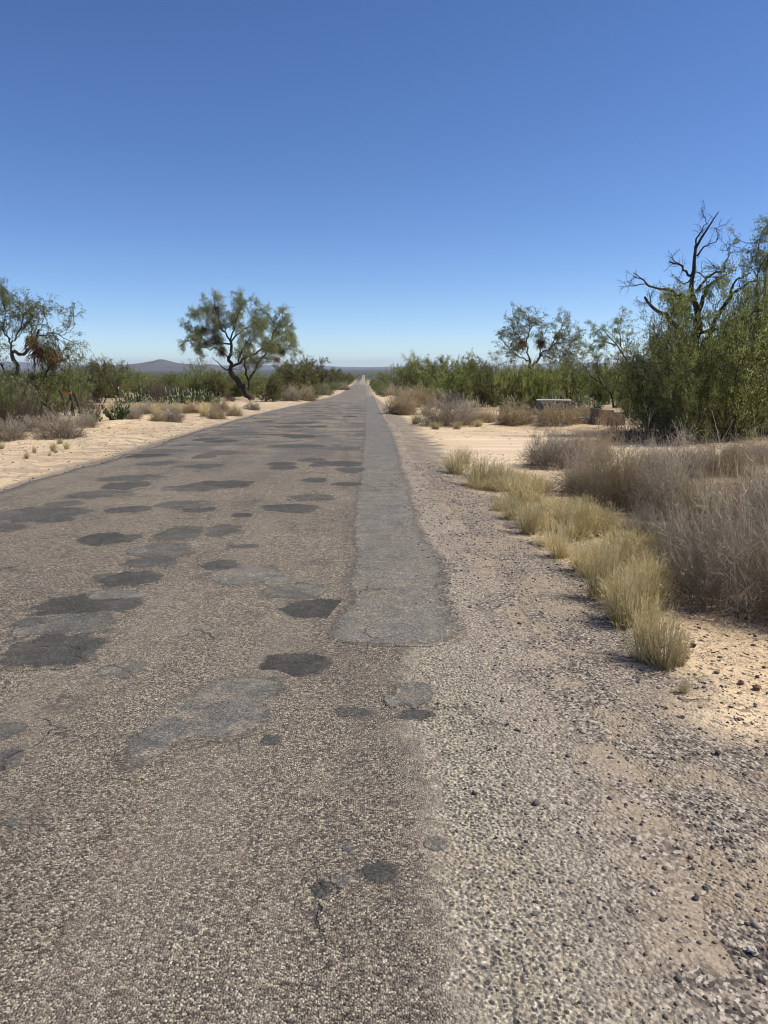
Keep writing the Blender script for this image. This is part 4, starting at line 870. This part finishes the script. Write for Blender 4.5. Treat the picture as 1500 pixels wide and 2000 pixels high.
# scrub of the plain beyond, one mass
m = MB(); rs = np.random.RandomState(31); nb = 2600
y = 210+1100*rs.rand(nb)**1.4; x = (rs.rand(nb)-.5)*1.35*y; ok = (np.abs(x+1) > 6.5); x, y = x[ok], y[ok]; z = H(x, y); nb = len(x)
hh = 1.0+1.6*rs.rand(nb); kk = 34
d = unit(rs.normal(size=(nb, kk, 3))); c = np.stack([x, y, z+hh*.45], 1)[:, None]+d*np.stack([hh*.75, hh*.75, hh*.5], 1)[:, None]*rs.rand(nb, kk, 1)**.5
tone = np.repeat(rs.rand(nb), kk)
m.leaves(c.reshape(-1, 3), rs.normal(size=(nb*kk, 3))+np.array([0, 0, .3]), .75*(.5+rs.rand(nb*kk)), .42+0*tone, np.clip(tone+.2*rs.normal(size=nb*kk), 0, 1), rs)
tag(obj('desert_scrub', m.mesh('desert_scrub', M['leaf_olive'])), 'far scrub covering the plain toward the horizon', 'scrub', kind='stuff')

# ------------------------------------------------------------------ small things
def plain_mat(name, c1, c2, sc, rough=.85, bump=.01):
    t = NT(name); tc = t.n('TexCoord'); n1 = t.noise(tc.outputs['Object'], sc, 5, .65); n2 = t.noise(tc.outputs['Object'], sc*6, 3, .6)
    c = t.mix(t.map(n1, .35, .68), c1, c2); c = t.mix(t.map(n2, .5, .8, 0, .4), c, tuple(v*.6 for v in c1))
    b = t.n('Bump', {'Strength': .8, 'Distance': 1.0}); t.set(b, 'Height', t.math('MULTIPLY', n2, bump)); return t.done(c, rough, b.outputs[0])
CONC = plain_mat('weathered_concrete', (.17, .162, .15), (.27, .26, .24), 4); RIM = plain_mat('pale_rim', (.33, .315, .285), (.46, .44, .40), 6)
WOOD = plain_mat('weathered_brown', (.18, .13, .082), (.28, .215, .14), 5, bump=.02); PALE = plain_mat('pale_stone', (.46, .40, .32), (.58, .51, .41), 7)
ORG = plain_mat('orange_paint', (.52, .13, .06), (.60, .17, .08), 8); POST = plain_mat('rusty_steel', (.055, .040, .034), (.10, .07, .055), 12); WHITE = plain_mat('white_paint', (.72, .72, .70), (.8, .8, .78), 9)
def bm_obj(name, build, mat, parent=None, bevel=0, sub=0, seed=0, jitter=0):
    import bmesh
    bm = bmesh.new(); build(bm, bmesh)
    if sub: bmesh.ops.subdivide_edges(bm, edges=bm.edges[:], cuts=sub, use_grid_fill=True)
    if jitter:
        r = random.Random(seed)
        for v in bm.verts: v.co += Vector((r.uniform(-1, 1), r.uniform(-1, 1), r.uniform(-1, 1)))*jitter
    if bevel: bmesh.ops.bevel(bm, geom=bm.edges[:], offset=bevel, segments=2, affect='EDGES', profile=.6)
    me = bpy.data.meshes.new(name); bm.to_mesh(me); bm.free(); me.materials.append(mat)
    return obj(name, me, parent)
def prism(outline, depth):
    """outline in x,z extruded along y"""
    def f(bm, bmesh):
        vs = [bm.verts.new((x, -depth/2, z)) for x, z in outline]; fc = bm.faces.new(vs)
        r = bmesh.ops.extrude_face_region(bm, geom=[fc]); bmesh.ops.translate(bm, verts=[v for v in r['geom'] if hasattr(v, 'co')], vec=(0, depth, 0))
        bmesh.ops.recalc_face_normals(bm, faces=bm.faces[:])
    return f
def place(px, by): x, y, z = gp(px, by); return (x, y, z), dist_px(x, y)/F
# concrete tank: rounded front wall with a pale rim and a pipe bending over its right end
(l, q) = place(1084, 824); W, Hh = 72*q, 43*q; root = empty('concrete_tank', l); root.rotation_euler[2] = R(-14); tag(root, 'low grey concrete tank with pale rim and bent pipe behind the driveway', 'tank')
th = np.linspace(0, math.pi/2, 7); rr = .16
out = [(-W/2, -.1)]+[(-W/2+.05-.05*math.cos(a), Hh-.05+.05*math.sin(a)-.06) for a in th]+[(W/2-rr+rr*math.sin(a), Hh-rr-.06+rr*math.cos(a)) for a in th]+[(W/2, -.1)]
bm_obj('tank_wall', prism(out, .9), CONC, root, bevel=.012)
rim = bm_obj('rim', prism([(-W/2-.02, 0), (-W/2-.02, .05), (W/2-.16, .05), (W/2-.16, 0)], .94), RIM, root, bevel=.012); rim.location = (0, 0, Hh-.055)
m = MB(); pp = [(W/2-.45, -.47, Hh-.03), (W/2-.15, -.49, Hh-.04), (W/2-.03, -.49, Hh-.10), (W/2+.01, -.49, Hh-.22), (W/2+.01, -.49, .0)]
P_ = resample(pp, 16)[None]; m.strands(P_, np.full((1, 16), .022), 8, [.5], np.random.RandomState(1)); obj('pipe', m.mesh('pipe', CONC, True), root)
(l, q) = place(1041, 826); o = bm_obj('stone_block', prism([(-.16, -.08), (-.17, .27), (.15, .29), (.17, -.08)], .3), PALE, None, bevel=.02, sub=0); o.location = l; o.rotation_euler[2] = .3; tag(o, 'small pale stone block standing at the left end of the concrete tank', 'block')
(l, q) = place(1140, 826); o = bm_obj('stone_slab', prism([(-.42, -.08), (-.44, .17), (-.1, .22), (.35, .20), (.45, .12), (.44, -.08)], .5), CONC, None, bevel=.02); o.location = l; tag(o, 'low grey stone slab between the concrete tank and the weathered block', 'slab')
(l, q) = place(1186, 830); w, h = 60*q, 33*q
o = bm_obj('weathered_block', prism([(-w/2, -.1), (-w/2+.01, h), (-w*.12, h*.90), (-.02*w, h*.84), (.02*w, h*.90), (.10*w, h*.74), (w*.3, h*.66), (w/2-.03, h*.56), (w/2, -.1)], .62), WOOD, None, bevel=.018, jitter=.012, seed=3)
o.location = l; o.rotation_euler[2] = R(12); tag(o, 'long weathered brown block with pale sloping top beside the driveway', 'block')
def crumple(name, px, by, size, mat, label, cat, flat=.5, dz=0.):
    (l, q) = place(px, by); rs = np.random.RandomState(int(px)); import bmesh
    bm = bmesh.new(); bmesh.ops.create_icosphere(bm, subdivisions=2, radius=size)
    for v in bm.verts:
        v.co *= .65+.7*rs.rand(); v.co.z = v.co.z*flat
    me = bpy.data.meshes.new(name); bm.to_mesh(me); bm.free(); me.materials.append(mat); o = obj(name, me, None, (l[0], l[1], l[2]+size*flat*.5+dz)); tag(o, label, cat); return o
crumple('white_scrap', 1228, 814, .20, WHITE, 'white scrap lying on the brush right of the weathered block', 'scrap', .35, .22)
GL = plain_mat('faded_plastic', (.42, .44, .47), (.55, .57, .60), 20); VIO = plain_mat('violet_wrapper', (.10, .07, .20), (.2, .16, .34), 20)
crumple('crumpled_cup', 1329, 1128, .030, GL, 'crumpled grey white cup in the shade under the dry shrub', 'litter', 1.2)
crumple('crumpled_wrapper', 1345, 1134, .028, VIO, 'crumpled violet wrapper beside the grey white cup', 'litter', .7)
crumple('plastic_scrap', 1461, 1193, .022, GL, 'pale plastic scrap in the shadow of the nearest dry shrub', 'litter', .9)
REDS = plain_mat('red_stone', (.16, .065, .045), (.25, .11, .08), 30); YEL = plain_mat('yellow_stone', (.50, .34, .17), (.6, .44, .26), 30); DKS = plain_mat('dark_stone', (.06, .055, .055), (.11, .10, .10), 30)
for nm, px, by, s_, mt, lb in [('stone', 1478, 1345, .020, REDS, 'rounded red stone on the sand at the right edge'), ('stone', 1447, 1334, .015, REDS, 'angular dark red stone left of the rounded red stone'), ('stone', 1303, 1382, .010, YEL, 'small orange yellow pebble on the gravel shoulder'),
        ('stone', 1355, 1262, .018, DKS, 'flat dark stone on the sand below the shrub shadow'), ('stone', 1238, 1642, .010, DKS, 'brown pebble alone on the sandy gravel'), ('stone', 1378, 1738, .010, DKS, 'black pebble on the lower right gravel'), ('stone', 1470, 1858, .014, PALE, 'pale angular stone at the lower right edge'), ('stone', 1402, 1472, .012, DKS, 'dark green stone where gravel meets sand')]:
    crumple(nm, px, by, s_, mt, lb, 'stone', .65)
G4 = 'dry sprigs on the left sandy verge'
for k in range(60):
    yy = 8.5+26*rg.rand()**1.2; xx = -5.6-.25*yy*rg.rand()**.7-.6; h_ = .05+.10*rg.rand(); FINE.put((xx, yy, float(H(xx, yy))-.01), h_*(.9+.6*rg.rand()), h_, 'tiny dry sprig scattered on the left sandy verge', G4)
m = MB(); rs = np.random.RandomState(61); n = 420; sd2 = rs.rand(n) < .5
yy = np.where(sd2, 7+30*rs.rand(n)**1.3, 3.2+22*rs.rand(n)**1.3); xx = np.where(sd2, -5.5-8*rs.rand(n)**1.5, 1.6+6*rs.rand(n)**1.2); zz = H(xx, yy)+.008; a = rs.rand(n)*6.28
P_ = grow(np.stack([xx, yy, zz], 1), np.stack([np.cos(a), np.sin(a), .10*rs.rand(n)], 1), .04+.14*rs.rand(n)**2, 4, .20, (0, 0, 0), rs); P_[:, :, 2] = np.maximum(P_[:, :, 2], H(P_[:, :, 0], P_[:, :, 1])+.003)
m.strands(P_, taper(n, 4, .0035+.003*rs.rand(n), .002), 4, None, rs); tag(obj('twig_litter', m.mesh('twig_litter', M['brown_twig'])), 'small fallen twigs and stalks littering the sandy verges', 'litter', kind='stuff')
# fence: thin steel posts and wire, left
fp = [(234, 797, 757), (265, 797, 760), (342, 793, 750), (407, 790, 746)]
fl = [gp(a, c) for a, c, t_ in fp]; root = empty('wire_fence', fl[0]); tag(root, 'wire fence of thin dark steel posts behind the cactus row', 'fence'); pts = []
for k, ((a, c, t_), (x, y, z)) in enumerate(zip(fp, fl)):
    h = min(1.5, (c-t_)*dist_px(x, y)/F); m = MB(); m.box((0, 0, h/2-.1), (.024, .007, h/2+.1)); m.box((0, .024, h/2-.1), (.006, .016, h/2+.1))
    for j in range(9): m.box((0, -.012, .2+j*h*.09), (.013, .004, .012))
    o = obj('post', m.mesh('post', POST), root, (x-fl[0][0], y-fl[0][1], z-fl[0][2])); pts.append((x-fl[0][0], y-fl[0][1], z-fl[0][2]+h))
    if k == 0:
        m = MB(); m.box((0, 0, 0), (.028, .012, .06)); tp = obj('white_tip', m.mesh('white_tip', WHITE), o, (0, 0, h-.06))
m = MB()
for dz in (-.12, -.45, -.8):
    for p0, p1 in zip(pts[:-1], pts[1:]): m.strands(resample([(p0[0], p0[1]-.03, p0[2]+dz), ((p0[0]+p1[0])/2, (p0[1]+p1[1])/2-.03, (p0[2]+p1[2])/2+dz-.05), (p1[0], p1[1]-.03, p1[2]+dz)], 6)[None], np.full((1, 6), .003), 4, [.5])
obj('wire', m.mesh('wire', POST), root)
# old timbers and an orange board by the old mesquite
TIM = plain_mat('dark_timber', (.05, .040, .034), (.10, .08, .065), 9)
for (p0, p1, lb) in [((130, 812), (117, 742), 'leaning dark timber left of the orange board'), ((143, 812), (139, 752), 'upright dark timber right of the orange board'), ((159, 812), (149, 768), 'short dark timber farthest right of the orange board')]:
    (l, q) = place(*p0); dx, hz = (p1[0]-p0[0])*q, (p0[1]-p1[1])*q; m = MB()
    m.strands(resample([(0, 0, -.15), (dx*.4, .03, hz*.5), (dx, 0, hz)], 7)[None], taper(1, 7, .085, .06), 8, [.5], np.random.RandomState(2)); m.strands(np.array([[(dx, 0, hz-.02), (dx, 0, hz+.012)]]), np.array([[.058, .001]]), 8, [.5])
    o = obj('timber', m.mesh('timber', TIM), None, l); tag(o, lb, 'timber')
(l, q) = place(136, 812); o = bm_obj('orange_board', prism([(-.21, -.035), (-.21, .04), (.0, .052), (.21, .045), (.21, -.03)], .03), ORG, None, bevel=.004)
o.location = (l[0], l[1]-.12, l[2]+43*q); tag(o, 'small faded orange board fixed across dark timbers', 'board')
# white roadside marker far on the right
(l, q) = place(737, 763); m = MB(); m.box((0, 0, .4), (.035, .012, .5)); m.box((0, 0, .91), (.028, .010, .012)); o = obj('marker_post', m.mesh('marker_post', WHITE), None, l); tag(o, 'thin white marker post on the right verge far ahead', 'post')
# a dead branch on the sand at the right
(l, q) = place(1395, 836); m = MB(); Pb = resample([(-.05, 0, .0), (.05, -.03, .12), (.10, 0, .30), (.24, .02, .42), (.27, 0, .58)], 9)[None]; m.strands(Pb, taper(1, 9, .022, .012), 6, [.9], np.random.RandomState(4))
o = obj('bleached_branch', m.mesh('bleached_branch', plain_mat('bleached_wood', (.36, .32, .27), (.46, .42, .36), 9)), None, (l[0], l[1]-.9, l[2])); tag(o, 'bleached crooked branch sticking out below the right bushes', 'branch')

# ------------------------------------------------------------------ mountain and faint hills on the horizon
t = NT('mountain_slope'); g_ = t.n('NewGeometry'); mm = t.done(t.ramp(t.noise(g_.outputs[0], .006, 6, .7), [(.3, (.075, .066, .058)), (.55, (.115, .098, .08)), (.75, (.155, .125, .10))]), .95, spec=.05)
def ridge(name, y0, depth, prof_px, seed, rough, label):
    """skyline given in photo places; built as a real ridge with slopes on both sides"""
    pxs = np.array([p[0] for p in prof_px]); pys = np.array([p[1] for p in prof_px], float)
    xs = (np.linspace(pxs[0], pxs[-1], 90)-712)/F*y0; hs = np.interp((xs/y0*F)+712, pxs, 719-pys)/F*y0+1.55+17
    vs_ = np.linspace(-1, 1, 31); XX, VV = np.meshgrid(xs, vs_)
    prof_ = np.clip(1-np.abs(VV), 0, 1)**1.15; nz = fbm(XX/depth*5+9, VV*4, 5, seed)-.5
    ZZ = -19+hs[None]*prof_*(1+rough*nz*2*np.clip(np.abs(VV)*3, 0, 1))+hs[None]*.0; YY = y0+depth*VV
    i = np.arange(XX.size).reshape(XX.shape); m = MB(); m.add(np.stack([XX, YY, ZZ], -1), np.stack([i[:-1, :-1], i[:-1, 1:], i[1:, 1:], i[1:, :-1]], -1))
    tag(obj(name, m.mesh(name, mm, True)), label, kind='structure')
ridge('mountain', 6000, 700, [(150, 718), (200, 716), (240, 714), (258, 713), (280, 711), (300, 708), (312, 706), (322, 703), (330, 703), (342, 706), (358, 710), (380, 712), (400, 713), (420, 712), (430, 713), (445, 716), (460, 719)], 3, .35, 'dark brown mountain rising over the plain at the left')
ridge('far_hills', 12500, 900, [(-100, 712), (60, 708), (150, 714), (420, 716), (455, 714), (480, 712), (500, 715), (540, 714), (580, 711), (620, 714), (660, 717), (720, 718), (780, 716.5), (860, 715), (950, 716), (1040, 712), (1100, 708), (1160, 711), (1260, 707), (1400, 712), (1600, 714)], 8, .3, 'faint low hills along the horizon')

# ------------------------------------------------------------------ the dry air between here and the horizon
m = MB(); m.box((0, 0, 65), (17500, 17500, 85)); hm = bpy.data.materials.new('air'); hm.use_nodes = True; nt = hm.node_tree; nt.nodes.clear()
ou = nt.nodes.new('ShaderNodeOutputMaterial'); pv = nt.nodes.new('ShaderNodeVolumePrincipled'); pv.inputs['Color'].default_value = (.72, .84, 1, 1); pv.inputs['Density'].default_value = 6e-5; pv.inputs['Anisotropy'].default_value = .2
nt.links.new(pv.outputs[0], ou.inputs['Volume']); hm.cycles.homogeneous_volume = True
tag(obj('haze', m.mesh('haze', hm)), 'thin blue haze over the distant plain', 'haze', kind='stuff')
